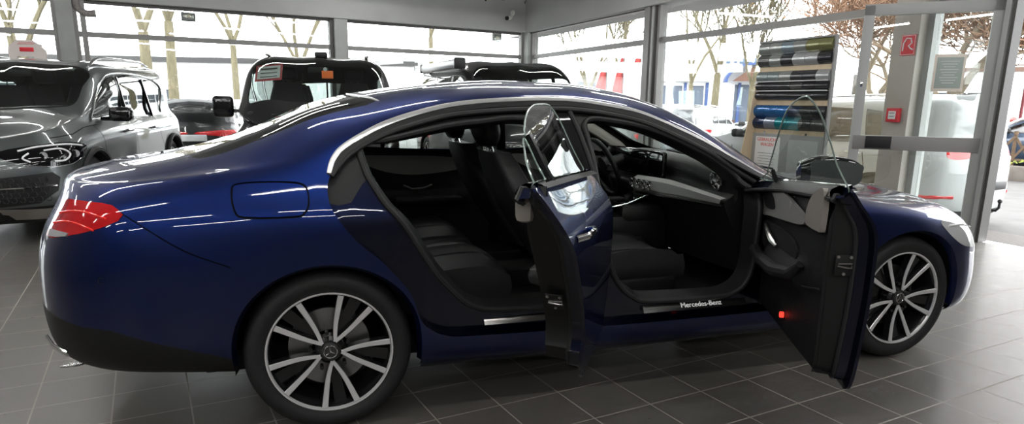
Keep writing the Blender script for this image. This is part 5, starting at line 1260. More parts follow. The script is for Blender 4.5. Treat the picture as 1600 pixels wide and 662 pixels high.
def room():
    FY=-9.0;xl=-9.0
    rb=RA+RD*((RA.y-FY)/-RD.y)   # right wall front corner
    poly=[(xl,FY),(rb.x,FY),(BB.x,BB.y),(xl,BA.y)]
    b=MB();b.prism(poly,-.30,0);b.build('floor',floor_mat(),kind='structure')
    b=MB();b.prism(poly,CEIL,CEIL+.2);b.build('ceiling',noisy(mat('ceiling_paint',(.40,.405,.40),.8),2,.95,1.03),kind='structure')
    LB=14.77;LR=(RB-RA).length*(BB.y-FY)/BB.y
    # beams over the windows + window sills
    b=MB();wbox(b,BA,BD,BN,0,LB+.1,-.12,.22,BOT,CEIL);b.build('wall_back',M_WALLG,kind='structure')
    b=MB();wbox(b,RA,RD,RN,-.1,LR,-.12,.22,BOT,CEIL);b.build('wall_right',M_WALLG,kind='structure')
    b=MB();wbox(b,BA,BD,BN,0,LB,-.10,.10,-.3,.22);b.build('trim_1',M_COLG,kind='structure')
    b=MB();wbox(b,RA,RD,RN,0,10.0,-.10,.10,-.3,.22);b.build('trim_2',M_COLG,kind='structure')
    # closed walls behind the viewer
    gw=noisy(mat('shaded_wall',(.12,.12,.12),.8),2,.9,1.1)
    b=MB();b.box(((xl+rb.x)/2,FY-.1,CEIL/2),(rb.x-xl+.4,.2,CEIL));b.build('wall_front',gw,kind='structure')
    b=MB();b.box((xl-.1,(FY+BA.y)/2,CEIL/2),(.2,BA.y-FY,CEIL));b.build('wall_left',gw,kind='structure')
    b=MB();wbox(b,RA,RD,RN,13.3,LR,-.12,.12,0,BOT);b.build('wall_right_return',gw,kind='structure').name='wall_right_front'
    # posts on the back wall
    n=[0]
    def tr(A,D,N,s0,s1,o0,o1,z0,z1,m):
        n[0]+=1;b=MB();wbox(b,A,D,N,s0,s1,o0,o1,z0,z1);return b.build('trim_%d'%(n[0]+2),m,kind='structure')
    for s0,s1 in ((.9,1.15),(5.26,5.50),(9.95,10.22)): tr(BA,BD,BN,s0,s1,-.08,.16,.0,BOT,M_COLG)
    tr(BA,BD,BN,14.55,14.9,-.10,.20,0,BOT,M_COLG)
    b=MB();p=BB+BN*.06;b.box((p.x-.02,p.y+.02,BOT/2),(.30,.30,BOT),rz=.27);b.build('trim_40',M_COLG,kind='structure')
    for s0,s1 in ((5.20,5.26),(9.87,9.95),(5.50,5.56),(5.60,5.68),(14.49,14.55)): tr(BA,BD,BN,s0,s1,-.05,.08,.0,BOT,M_FRM if s0<9 or s0>14 else M_FRD)
    # posts on the right wall
    for s0,s1,o0,o1,m in ((.02,.30,-.1,.18,M_COLG),(.30,.36,-.05,.08,M_FRM),(5.10,5.26,-.06,.16,M_FRM),(5.26,5.31,-.04,.12,M_FRD),(5.31,5.36,-.06,.15,M_FRL),(5.36,5.41,-.04,.12,M_FRD),(5.41,5.48,-.05,.10,M_FRM),(9.90,9.96,-.05,.08,M_FRM)):
        tr(RA,RD,RN,s0,s1,o0,o1,.0,BOT,m)
    # square column by the entrance
    b=MB();wbox(b,RA,RD,RN,9.97,10.27,-.10,.20,0,CEIL);b.build('trim_41',noisy(mat('beige_column',(.42,.39,.35),.6),3,.9,1.05),kind='structure')
    b=MB();wbox(b,RA,RD,RN,10.27,10.34,-.05,.08,0,BOT);b.build('trim_42',M_FRL,kind='structure')
    # entrance jambs and lintel
    for s0,s1 in ((11.03,11.08),(11.10,11.13),(12.40,12.5)): tr(RA,RD,RN,s0,s1,-.05,.08,.0,BOT,M_FRL if s0<11.09 or s0>12 else M_FRD)
    tr(RA,RD,RN,11.1,12.45,-.04,.06,2.36,2.46,M_FRL)
    # transoms
    for s0,s1 in ((0,5.26),(5.5,9.95),(10.22,14.55)): tr(BA,BD,BN,s0,s1,-.04,.05,2.335,2.42,M_FRM)
    for s0,s1 in ((.3,5.1),(5.48,9.97),(10.3,11.05)): tr(RA,RD,RN,s0,s1,-.04,.05,2.335,2.42,M_FRM)
    for s0,s1 in ((0,5.26),(5.5,9.95),(10.22,14.55)): tr(BA,BD,BN,s0,s1,-.03,.04,BOT-.05,BOT,M_FRD)
    # glass: one window per bay
    k=0
    for A,D,N,bays in ((BA,BD,BN,((0,.9),(1.15,5.2),(5.68,9.87),(10.22,14.49))),(RA,RD,RN,((.36,5.1),(5.48,9.9),(10.34,11.03),(12.5,13.3)))):
        for s0,s1 in bays:
            k+=1;b=MB();wbox(b,A,D,N,s0,s1,-.004,.004,.22,2.34);wbox(b,A,D,N,s0,s1,-.004,.004,2.42,BOT-.04);b.build('window_%d'%k,M_PANE,kind='structure',smooth=False)
    # cable line and conduit at beam edge
    b=MB();p0=seg(RD,RA,.3,.10,RN,BOT-.02);p1=seg(RD,RA,5.1,.10,RN,BOT-.02);b.cyl(p0,p1,.012,6);b.build('trim_43',M_FRD,kind='structure')
    return LB,LR
def fixtures():
    # fluorescent battens on the ceiling
    TU=mat('tube_light',(.9,.9,.9),.5,emit=(1,.985,.96),es=62);HB=mat('lamp_housing',(.42,.42,.42),.5)
    proto=None;i=0
    ang=.12
    for (x,y) in LIGHTS:
        c=Vector((x,y,3.33))
        if proto is None:
            r=empty('ceiling_light',(0,0,0));b=MB();b.box((0,0,.035),(1.56,.16,.05),b=.01);b.cyl((-.5,0,.05),(-.5,0,.42),.006,6);b.cyl((.5,0,.05),(.5,0,.42),.006,6);b.build('housing',HB,r)
            b=MB();b.cyl((-.74,0,-.012),(.74,0,-.012),.020,12);b.build('tube',TU,r)
            proto=r;o=r
        else: o=copy_tree(proto)
        o.location=c;o.rotation_euler=(0,0,ang)
        tag(o,'long white fluorescent batten lamp hanging under the showroom ceiling','lamp','fluorescent battens under the ceiling')
LIGHTS=[(x,y) for y in (-7.2,-4.6,-2.0,.6) for x in (-6.9,-4.6,-2.3,0,2.3,4.6)]+[(x,y) for y in (3.6,6.6) for x in (-6.5,-3.6,-.7,2.2,4.2)]+[(1.3,9.4)]
def leaf():
    """open glass door leaf with everything screwed to it"""
    H=RA+RD*11.02;F=Vector((5.53,2.33,0));d=(F-Vector((H.x,H.y,0)));L=d.length;ang=math.atan2(d.y,d.x)
    r=empty('door_1',(H.x,H.y,0),ang,kind='structure')
    b=MB()
    T=.055;st=.105
    def bx(x0,x1,z0,z1,t=T): b.box(((x0+x1)/2,0,(z0+z1)/2),(x1-x0,t,z1-z0),b=.004)
    bx(0,.125,.01,2.33);bx(L-.10,L,.01,2.33);bx(0,L,2.23,2.34);bx(0,L,.01,.16)
    fr=b.build('door_frame',M_FRL,r)
    b=MB();b.box((L/2,0,1.2),(L-.2,.006,2.1));b.build('door_glass',M_PANE,r,smooth=False)
    b=MB();b.box((L/2+.02,-.0,.955),(L-.10,.075,.145),b=.006);b.build('cross_bar',M_FRM,r)
    return r,L,ang,H
def showroom_things():
    # swatch display board
    A=RA+RN*.5
    p0=A+RD*8.35;p1=A+RD*9.50;c=(p0+p1)/2;ang=math.atan2(RD.y,RD.x)
    r=empty('film_sample_board',(c.x,c.y,0),ang,'tall wooden display board with rows of coloured vinyl film swatches by the window','display board')
    s_=1 if (Matrix.Rotation(ang,3,'Z')@Vector((0,1,0))).dot(RN)>0 else -1   # which side faces the room
    W=1.15;wood=noisy(mat('birch_plywood',(.62,.50,.34),.55),8,.9,1.08,stretch=(1,1,.2));edge=mat('metal_edge_grey',(.22,.22,.22),.4)
    b=MB();b.box((0,0,1.05),(W,.03,2.10));b.build('back_panel',wood,r)
    b=MB();b.box((W/2+.010,s_*.012,1.055),(.02,.05,2.08));b.box((0,s_*.012,2.105),(W+.03,.05,.02));b.build('edge_trim',edge,r)
    b=MB();b.prism([(-.02,0),(-.02,1.25),(-.05,1.5),(-.05,0)],-.01,.01,Matrix.Translation((-W/2-.012,0,0))@Matrix.Rotation(PI/2,4,'Z')@Matrix.Rotation(PI/2,4,'X'))
    b.add([(-W/2-.02,-s_*.02,0),(-W/2-.02,s_*.34,0),(-W/2-.02,s_*.12,1.15),(-W/2-.02,s_*.05,1.60),(-W/2-.02,-s_*.02,1.60),(-W/2,-s_*.02,0),(-W/2,s_*.34,0),(-W/2,s_*.12,1.15),(-W/2,s_*.05,1.60),(-W/2,-s_*.02,1.60)],[[0,1,2,3,4],[9,8,7,6,5]]+[[i,(i+1)%5,(i+1)%5+5,i+5] for i in range(5)])
    b.build('side_panel',wood,r)
    cols={'g1':(.28,.30,.29),'g2':(.32,.34,.32),'bl':(.22,.28,.32),'ol':(.22,.22,.10),'k':(.025,.025,.03),'dg':(.10,.10,.10),'w':(.5,.5,.5),'s':(.42,.43,.44),'b1':(.02,.13,.36),'nv':(.012,.03,.09),'tl':(.01,.22,.26),'pb':(.22,.26,.33),'mg':(.20,.24,.24)}
    rows=[(2.05,['g1','g2','bl','g1','ol','ol']),(1.885,['dg','g1','k','s','s','k']),(1.65,['mg','mg','g1','k','k','s']),(1.50,['k','k','k','dg','k','k']),(1.375,['k','k','k','k','k','k']),(1.215,['b1','b1','b1','nv','k','k']),(1.06,['nv','pb','tl','tl','k','dg'])]
    rows=[(2.02,['g1','g2','bl','g1','ol','ol']),(1.87,['dg','g1','k','s','s','k']),(1.665,['mg','mg','g1','k','k','s']),(1.555,['k','k','k','dg','k','k']),(1.44,['k','k','k','k','k','k']),(1.25,['b1','b1','b1','nv','k','k']),(1.10,['nv','pb','tl','tl','k','dg'])]
    for z,cs in rows:
        hh=.075 if z not in (1.555,1.44) else .055
        dirx=-1 if False else 1
        root=None
        for i,cn in enumerate(cs):
            x0=-W/2+.0+i*W/6;x1=x0+W/6-.004
            b=MB();prof=[(s_*(.017+.050*math.sin(PI*t)**.7),z-hh+2*hh*t) for t in np.linspace(0,1,10)]
            b.loft([[(x,y,zz) for y,zz in prof] for x in (x0,x1)],closed=False,caps=(True,True))
            b.build('film_swatch',mat('film_'+cn,cols[cn],.18,.4 if cn not in('k',) else 0,coat=.5),r)
    b=MB();b.box((0,s_*.075,1.615),(W,.02,.012));b.box((0,s_*.075,1.50),(W,.02,.012));b.build('swatch_rail',mat('rail_white',(.6,.6,.6),.3),r)
    # frames with notices
    def cardp(xc,zc,w,h,m,nm,off,par=r): b=MB();b.box((xc,s_*off,zc),(w,.012,h),b=.002);return b.build(nm,m,par)
    fr=cardp(-.02,.68,1.22,.58,mat('poster_frame_grey',(.30,.31,.31),.4),'poster_frame',.03)
    pa=cardp(-.30,.70,.42,.46,mat('paper',(.75,.77,.76),.6),'notice_sheet',.038,r);cardp(.28,.68,.46,.46,mat('notice_grey',(.42,.44,.44),.5),'notice_sheet',.038,r)
    redp=mat('red_print',(.70,.10,.08),.6)
    M_=Matrix.Rotation(0 if s_<0 else PI,4,'Z')@Matrix.Rotation(PI/2,4,'X')
    text_mesh('notice_print','GEBRAUCHT\nWAGEN',.062,Matrix.Translation((-.30,s_*.046,.86))@M_,redp,pa,ext=.001)
    for k in range(6):
        b=MB();b.box((-.30,s_*.046,.72-.035*k),(.30-.04*(k%2),.002,.006));b.build('notice_line',M_GREY,pa)
    b=MB();b.tube([(-.35,s_*.05,.985),(-.35,s_*.065,.985)],.014,10);b.tube([(.33,s_*.05,.985),(.33,s_*.065,.985)],.014,10);b.build('screw',M_CHR,r)
    # --- door leaf
    dr,L,ang2,H=leaf()
    T2=Matrix.Translation((H.x,H.y,0))@Matrix.Rotation(ang2,4,'Z')
    camside=-1 if (T2.to_3x3()@Vector((0,1,0))).dot(Vector((CAMP.x-H.x,CAMP.y-H.y,0)))<0 else 1
    def onleaf(name,parts,label,cat,**k):
        rr=empty(name,(0,0,0),0,label,cat);rr.matrix_world=T2
        for nm,c,d_,m in parts:
            b=MB();b.box(c,d_,b=.001);b.build(nm,m,rr)
        return rr
    ph=mat('paper',(.75,.77,.76),.6)
    q=onleaf('notice_poster',[('paper_border',(.42,camside*.010,1.66),(.27,.004,.36),mat('cream_paper',(.72,.66,.58),.6)),('printed_panel',(.42,camside*.014,1.66),(.225,.004,.30),mat('notice_green_grey',(.33,.38,.35),.5))],'notice sheet in a cream border taped to the glass of the open door','poster')
    for k in range(9):
        b=MB();b.box((.42,camside*.018,1.77-.026*k),(.16-.03*(k%3),.002,.007));b.build('text_line',mat('light_print',(.62,.64,.62),.6),q)
    lk_=onleaf('door_lock',[('lock_cylinder',(L-.05,camside*.032,1.55),(.022,.012,.05),M_CHR),('key_slot',(L-.05,camside*.040,1.545),(.007,.004,.022),M_BLK)],'small lock cylinder in the free edge stile of the open glass door','lock')
    # black holder on the cross bar
    onleaf('card_holder',[('plate',(L-.27,camside*.046,.96),(.24,.02,.125),M_BLK)],'black rectangular plate on the cross bar of the open glass door','plate')
    # emergency signs on the column (left face towards -RD side i.e. facing the viewer)
    def onwall(A_,D_,N_,s,off,z): p=A_+D_*s+N_*off;return Vector((p.x,p.y,z))
    rd=mat('sign_red',(.62,.02,.035),.45)
    # column face that looks into the room (normal RN)
    angN=math.atan2(RN.y,RN.x)-PI/2  # local y -> RN
    def wallthing(name,s,off,z,label,cat):
        p=onwall(RA,RD,RN,s,off,z);return empty(name,p,angN,label,cat)
    rr=wallthing('fire_hose_sign',10.17,.205,1.965,'red sign with a white fire hose symbol on the beige column','sign')
    b=MB();b.box((0,.004,0),(.17,.006,.21),b=.001);b.build('sign_plate',rd,rr)
    b=MB();b.tube([(.055,.010,-.06),(.05,.010,.02),(.02,.010,.07),(-.03,.010,.065),(-.045,.010,.02),(-.01,.010,-.01),(-.035,.010,-.035),(-.062,.010,-.05)],.007,6);b.build('hose_symbol',M_WHT,rr)
    b=MB();
    for a_,b_ in (((-.077,-.097),(.077,-.097)),((.077,-.097),(.077,.097)),((.077,.097),(-.077,.097)),((-.077,.097),(-.077,-.097))): b.bar((a_[0],.0085,a_[1]),(b_[0],.0085,b_[1]),.004,.002,up=(0,1,0))
    b.build('sign_border',M_WHT,rr)
    rr=wallthing('fire_alarm_button',10.12,.20,1.235,'red square fire alarm call point on the beige column','alarm button')
    b=MB();b.box((0,.025,0),(.15,.05,.15),b=.006);b.build('case',rd,rr)
    b=MB();b.box((0,.052,0),(.085,.006,.085),b=.002);bb=b.build('glass_cover',M_WHT,rr)
    b=MB();b.box((0,.057,-.012),(.06,.003,.006));b.box((0,.057,.022),(.06,.003,.006));b.build('printed_line',M_BLK,bb)
    # cctv camera, junction boxes, cables in the corner, spot lights, curved duct
    def beamthing(A_,D_,N_,s,z,name,label,cat,off=.22): 
        p=onwall(A_,D_,N_,s,off,z);return empty(name,p,math.atan2(N_.y,N_.x)-PI/2,label,cat)
    wh=mat('white_plastic',(.62,.62,.60),.4);be=mat('beige_plastic',(.50,.47,.41),.5)
    rr=beamthing(BA,BD,BN,13.45,3.62,'junction_box','beige junction box with a small sensor high on the beam near the corner','junction box')
    b=MB();b.box((0,.03,0),(.22,.06,.16),b=.008);b.build('box_case',be,rr);b=MB();b.lathe([(0,.03),(.02,.02),(.025,0)],12,Matrix.Translation((.06,.06,-.075))@Matrix.Rotation(-PI/2,4,'X'));b.build('sensor_dome',M_BLK,rr)
    rr=beamthing(BA,BD,BN,13.87,3.73,'cable_clamp','small dark bracket beside the beige box under the ceiling','bracket')
    b=MB();b.box((0,.02,0),(.05,.04,.07),b=.006);b.box((.0,.02,-.12),(.06,.05,.06),b=.01);b.build('clamp',mat('grey_metal',(.25,.24,.23),.5),rr)
    rr=beamthing(RA,RD,RN,.35,3.72,'socket_box','pale socket box with hanging cable just right of the room corner','socket')
    b=MB();b.box((.0,.03,0),(.14,.06,.16),b=.008);b.build('socket_case',be,rr);b=MB();b.tube([(.12,.02,.15),(.13,.03,-.02),(.06,.04,-.16),(-.02,.03,-.06)],.006,6);b.build('cable',M_BLK,rr)
    p=onwall(BA,BD,BN,13.95,.42,3.18)
    rr=empty('security_camera',p,-2.45,'white bullet security camera with black lens under the corner of the beams','camera')
    b=MB();b.tube([(.10,0,.0),(.0,0,.02),(-.08,0,.06)],[.045,.05,.03],16);b.cyl((-.05,0,.05),(-.10,0,.14),.02,10);b.tube([(-.10,0,.13),(-.12,0,.13)],.06,16);b.build('camera_body',wh,rr)
    b=MB();b.tube([(.10,0,0),(.135,0,-.008)],.045,16);b.build('lens',M_BLK,rr)
    for nm,s,z,lab in (('a',13.95,2.80,'grey square floodlight hanging outside the window left of the corner column'),('b',7.30,2.80,'dark-rimmed square floodlight hanging outside the window above the car park trees')):
        p=onwall(BA,BD,BN,s,-.16 if nm=='a' else -.10,z)
        rr=empty('floodlight',p,math.atan2(BN.y,BN.x)-PI/2,lab,'floodlight')
        k=1 if nm=='b' else 1.05
        b=MB();b.box((0,0,0),(.24*k,.06,.18*k),b=.012);b.build('case',mat('flood_case',(.10,.10,.095),.5) if nm=='b' else mat('flood_case_grey',(.25,.25,.24),.5),rr)
        b=MB();b.box((0,.032,0),(.18*k,.006,.12*k),b=.002);b.build('flood_glass',mat('flood_glass',(.30,.30,.28),.2,.5),rr)
        b=MB();b.box((0,.035,0),(.06*k,.006,.05*k),b=.002);b.build('led_chip',mat('led_yellow',(.45,.42,.30),.5),rr)
        b=MB();b.bar((0,0,.09),(0,0,.16),.03,.01);b.build('bracket',M_BLK,rr)
    p=onwall(BA,BD,BN,5.70,.10,2.80)
    rr=empty('bent_duct',p,math.atan2(BN.y,BN.x)-PI/2,'short bent grey pipe sticking out beside the left column under the beam','pipe')
    q_=[(.10,0,.13),(.09,0,.03),(.03,0,-.06),(-.06,0,-.09)] if False else [(-.14,0,.13),(-.14,0,.05),(-.10,0,-.03),(.0,0,-.09),(.12,0,-.08)]
    b=MB();b.tube([(-x,y,z) for x,y,z in smoothpoly(q_,False,4)],.055,14);b.build('duct_pipe',noisy(mat('duct_grey',(.22,.20,.19),.5),30,.7,1.2),rr)
    b=MB();b.tube([(.12-.24+.24*0-.12,0,-.08)]*1+[(-.13,0,-.08)],.062,14) if False else b.tube([(-.105,0,-.082),(-.135,0,-.080)],.063,14);b.build('duct_collar',mat('grey_metal',(.25,.24,.23),.5),rr)
    # loose oval reflector on the floor behind the bumper
    b=MB();b.lathe([(0,.006),(.055,.005),(.065,.0)],24,Matrix.Diagonal((1,.45,1,1)));o=b.build('floor_cap',mat('dull_chrome',(.5,.5,.5),.2,.9),None);o.location=(-1.241,0.159,.0015);o.rotation_euler=(0,0,.25)
    tag(o,'small oval metal cap lying on the floor tiles under the rear bumper','cap')
    # white roof sign standing on the dark grey suv
    x,y=camxy(-5.66,8.1);A_=Matrix.Translation((x,y,0))@Matrix.Rotation(head(.225,-.974),4,'Z')
    rr=empty('roof_sign',(0,0,0),0,'white cut-out roof sign with a small red panel on the dark grey four-wheel drive','sign');rr.matrix_world=A_@Matrix.Translation((0,0,1.745))@Matrix.Scale(.72,4)
    pr=[(-.36,0),(-.22,0),(-.20,.07),(.12,.07),(.14,0),(.34,0),(.38,.10),(.36,.20),(.28,.27),(.30,.31),(.22,.33),(.12,.40),(-.20,.40),(-.28,.33),(-.36,.26),(-.38,.14)]
    b=MB();b.prism([(x_*.72,z_*.78) for x_,z_ in pr],-.025,.025,Matrix.Rotation(PI/2,4,'Z')@Matrix.Rotation(PI/2,4,'X'));b.build('sign_body',mat('sign_cream',(.62,.57,.54),.5),rr)
    b=MB();b.box((.03,-.0,.165),(.012,.20,.065),b=.002);b.build('red_panel',rd,rr)
    b=MB();b.box((.03,0,.25),(.01,.24,.008));b.box((.03,0,.275),(.01,.20,.008));b.build('printed_line',mat('pink_print',(.6,.2,.2),.6),rr)

# ================================================================ outdoors
GZ=-.22
def outdoors():
    # forecourt: ramp by the entrance then flat ground
    pv=mat('outdoor_paving',(.30,.285,.27),.75);b_=pv.node_tree.nodes['Principled BSDF']
    tc=nd(pv,'ShaderNodeTexCoord');br=nd(pv,'ShaderNodeTexBrick');br.inputs['Scale'].default_value=4;br.inputs['Color1'].default_value=(.105,.095,.082,1);br.inputs['Color2'].default_value=(.085,.078,.07,1);br.inputs['Mortar'].default_value=(.045,.042,.04,1);br.inputs['Mortar Size'].default_value=.02
    lk(pv,tc.outputs['Object'],br.inputs['Vector']);lk(pv,br.outputs['Color'],b_.inputs['Base Color'])
    O=-RN
    rb=RA+RD*24;b=MB()
    def P(s,o,z): p=RA+RD*s+O*o;return (p.x,p.y,z)
    b.add([P(-6,.12,-.22),P(24,.12,-.0),P(24,1.8,-.18),P(-6,1.8,-.22),P(7,.12,-.0),P(7,1.8,-.18)],[[4,1,2,5],[0,4,5,3]]);b.build('ground_ramp',pv,kind='structure').name='trim_50'
    asp=noisy(mat('asphalt',(.10,.098,.095),.85),3,.85,1.15)
    b=MB();v=[P(24,1.8,-.18),P(-6,1.8,-.222)];b.add([v[0],v[1],P(-40,1.8,GZ-.02),P(-40,90,GZ-.02),P(24,90,GZ-.02)],[[0,1,2,3,4]])
    b.add([(-70,8.2,GZ-.021),(-9,8.67,GZ-.021),(5.6,12.7,GZ-.021),(14,60,GZ-.03),(-20,110,GZ-.03),(-70,110,GZ-.03)],[[0,1,2,3,4,5]]);b.build('ground',asp,kind='structure').name='trim_51'
    # canopy slab outside
    b=MB();wb=lambda s0,s1,o0,o1,z0,z1:wbox(b,RA,RD,O,s0,s1,o0,o1,z0,z1)
    wb(-1.5,5.0,.12,.75,2.95,3.12);wb(5.0,14,.12,1.15,2.95,3.12);b.build('canopy',mat('soffit_paint',(.32,.31,.30),.7),kind='structure').name='trim_52'
    # ---- cars
    W=paint('white_paint',(.42,.43,.43),.0,1,.4);S_=paint('silver_paint',(.10,.11,.115),.4,1,.35);D=paint('dark_paint',(.012,.013,.015),.3,1,.35)
    h=1.82
    estate('silver white four-wheel drive estate parked tight outside the entrance window with tow bar',W,(7.12,6.38,GZ),h,kind='suv',glassm=M_GLD,step=.07,tow=True,name='parked_car')
    hw=math.atan2(-RD.y,-RD.x)
    def at(px,dist):
        a=math.atan((px-800)/1046*.976)+YAW;return (CAMP.x+math.sin(a)*dist,CAMP.y+math.cos(a)*dist)
    def park(px,dist,hd,label,P_,kind='estate',**k):
        x,y=at(px,dist);x-=math.cos(hd)*-1.45;y-=math.sin(hd)*-1.45
        return estate(label,P_,(x,y,GZ),hd,kind=kind,step=.12,name='parked_car',**k)
    park(1090,19.5,hw-.9,'white estate with red lamps behind the sloping windshield pillar of the blue sedan',W)
    park(950,16.2,hw+.05,'pale silver estate car outside the window, seen through the cabin of the blue sedan',S_)
    park(1240,25,hw+.2,'silver car with dark headlamps beyond the left edge of the wooden display board',S_)
    park(308,17.0,head(-.35,.94),'dark estate with red tail lamps outside the back window, between four-wheel drive and black van',D)
    park(352,23.5,head(-.9,.4),'white car with red rear lamp further off between the dark estate and the black van',W)
    park(225,31,head(.98,.1),'distant white car in the car park above the grey four-wheel drive bonnet',W,kind='suv')
    park(690,17.5,head(.6,-.8),'white car outside the back window, seen through the rear side window of the blue sedan',W)
    park(765,22.5,head(.9,.3),'silver car outside near the corner column, half hidden by the blue sedan roof',S_)
    park(1640,20,hw+.5,'distant blue-grey car at the right edge beyond the lattice fence',paint('blue_grey_paint',(.03,.05,.085),.3,1,.35))
    # ---- trees
    def bark(n,c): return noisy(mat(n,c,.9),14,.7,1.25,.4,stretch=(1,1,.25))
    def tree(px,dist,H,r,fork,seed,lab,lean=0,spread=.55,depth=4,m=None,fine=None,density=1,grp=None,leaf_m=None,wob=.16):
        r*=.68;tmin=dist*.0006
        rnd=random.Random(seed);x,y=at(px,dist);root=empty('tree',(x,y,GZ),0,lab,'tree',grp)
        m=m or bark('plane_bark',(.165,.145,.09))
        b=MB();tw=MB();lv=MB()
        def grow(p,d,L,rad,lev):
            pts=[p];rs=[max(rad,tmin)];n=5;q=Vector(p);dd=Vector(d)
            for i in range(n):
                dd=(dd+Vector((rnd.uniform(-1,1),rnd.uniform(-1,1),rnd.uniform(-.4,.7)))*wob).normalized();q=q+dd*L/n;pts.append(q.copy());rs.append(max(tmin,rad*(1-.5*(i+1)/n)))
            (b if rad>.03 else tw).tube(pts,rs,6 if rad>.03 else 3,cap=False)
            if lev<=0 or rad<.004:
                if leaf_m:
                    for _ in range(2):
                        c=q+Vector((rnd.uniform(-.3,.3),rnd.uniform(-.3,.3),rnd.uniform(-.4,.2)));s=rnd.uniform(.04,.07);u=Vector((rnd.uniform(-1,1),rnd.uniform(-1,1),rnd.uniform(-1,1))).normalized();w_=u.orthogonal().normalized()
                        lv.add([c+u*s,c+w_*s*.6,c-u*s,c-w_*s*.6],[[0,1,2,3]])
                return
            for i in range(int(round((4 if lev>1 else 4)*density))):
                a=rnd.uniform(0,2*PI);s=rnd.uniform(.5,1)*spread*1.3;nd_=(dd+Vector((math.cos(a)*s,math.sin(a)*s,rnd.uniform(-.1,.25)))).normalized()
                t=(5,3,4,2,3,4)[i%6]
                grow(pts[t],nd_,L*rnd.uniform(.55,.8),rs[t]*(rnd.uniform(.7,.9) if i==0 else rnd.uniform(.4,.6)),lev-1)
        trunk=[Vector((lean*z_,0,z_)) for z_ in np.linspace(0,fork,5)];b.tube(trunk,[r*(1.15-.3*i/4) for i in range(5)],9,cap=False)
        top=trunk[-1]
        for i in range(int(3*max(1,density))):
            a=2*PI*i/3+rnd.uniform(-.4,.4);grow(top,Vector((math.cos(a)*spread*.8+lean,math.sin(a)*spread*.8,1)).normalized(),(H-fork)*.5,r*.6,depth)
        b.build('trunk',m,root);
        if tw.v: tw.build('twigs',fine or m,root,smooth=False)
        if lv.v: lv.build('leaves',leaf_m,root,smooth=False,kind='stuff')
        return root
    tl=bark('twig_bark',(.10,.08,.06));lf=mat('autumn_leaf',(.24,.12,.05),.8)
    tree(40,21,7.5,.20,2.2,3,'pale-barked bare tree behind the roof sign at the far left',lean=-.02,leaf_m=None)
    tree(232,19,9,.20,3.1,5,'thick pale-barked tree forking above the grey four-wheel drive',lean=0.0,spread=.45)
    tree(268,21.5,10,.20,3.6,8,'second pale tree just right of the thick forked one',lean=.02,spread=.4)
    tree(368,26,9,.17,3.4,12,'slim bare tree left of the black van',spread=.45)
    tree(470,28,9.5,.20,2.6,15,'bushy tree with brown autumn leaves above the black van',spread=.6,leaf_m=lf,density=1.2)
    tree(672,30,8,.16,4.2,18,'slim bare tree above the roof awning',spread=.35,depth=3)
    tree(915,30,7.5,.18,2.0,21,'spreading bare tree left of the red flags',spread=.6)
    tree(965,29,8,.16,2.6,22,'tree with few leaves between the red flags',spread=.4,leaf_m=lf)
    tree(1075,24.5,7.5,.13,2.2,25,'slender leafy tree just right of the window post',spread=.4,leaf_m=lf)
    tree(1112,26,7.5,.2,2.6,26,'bare tree in front of the white and blue building',spread=.5,lean=.03)
    tree(1170,27,6,.17,2.2,28,'pruned bare tree at the right end of the blue building',spread=.5,depth=3)
    tw=bark('reddish_twig',(.20,.115,.07));wb_=bark('willow_bark',(.19,.15,.105))
    tree(1478,18.5,7.0,.24,1.4,31,'large corkscrew tree with dense reddish branches seen through the glass door',m=wb_,fine=tw,spread=.95,density=1.25,depth=4,wob=.5)
    tree(1370,22.5,7.0,.2,1.5,33,'dense twisted reddish tree behind the display board and beige column',m=wb_,fine=tw,spread=.9,density=1.2,depth=4,wob=.5)
    tree(1650,20,7,.20,1.9,36,'dense twisted reddish tree at the right edge of the picture',m=wb_,fine=tw,spread=.9,density=1.2,depth=4,wob=.5)
    # ---- flags
    fr=mat('flag_red',(.28,.022,.02),.7);pl=mat('pole_grey',(.14,.14,.14),.4,.5)
    for i,(px,dist,z0,z1,w,lab) in enumerate(((936,27,.6,3.1,.42,'left red beach flag outside the right window'),(962,26,.4,3.2,.38,'middle red beach flag partly behind a tree'),(986,25,.3,3.3,.5,'right red beach flag nearest to the window post'))):
        x,y=at(px,dist);r=empty('beach_flag',(x,y,GZ),-YAW-.1,lab,'flag','red beach flags in the car park')
        b=MB();b.tube([(.45*w,0,0),(.47*w,0,z1*.7),(.42*w,0,z1+.1)],.02,6);b.tube([(.45*w,0,.0),(.1,.3,0)],.03,6);b.build('pole',pl,r)
        b=MB();b.grid(lambda u,v:(.45*w-w*u*(1-.75*max(0,v-.62)/.38),.05*math.sin(6*u+3*v),z0+(z1-z0)*v),6,14);f_=b.build('flag_cloth',fr,r)
        b=MB()
        for t in (.45,): b.box((-.03*w,-.07,z0+(z1-z0)*t),(w*.9,.01,.04))
        b.build('flag_stripe',M_WHT,f_)
    # ---- buildings
    def building(px,dist,w,d,h,hd,label,wallm,wins,roofm=None,extra=None,base=GZ):
        x,y=at(px,dist);r=empty('building',(x,y,base),hd,label,'building')
        b=MB();b.box((0,d/2,h/2),(w,d,h));b.build('wall',wallm,r)
        b=MB();b.box((0,d/2,h+.1),(w+.4,d+.4,.25));b.build('roof',roofm or wallm,r)
        for (x0,x1,z0,z1,m_) in wins:
            b=MB();b.box(((x0+x1)/2,-.01,(z0+z1)/2),(x1-x0,.06,z1-z0));o=b.build('window',m_,r)
            b=MB();n=max(1,int((x1-x0)/1.0))
            for k in range(n+1): b.box((x0+(x1-x0)*k/n,-.05,(z0+z1)/2),(.07,.05,z1-z0))
            b.box(((x0+x1)/2,-.05,z1),(x1-x0,.05,.07));b.build('window_frame',M_WHT,o)
        if extra: extra(r)
        return r
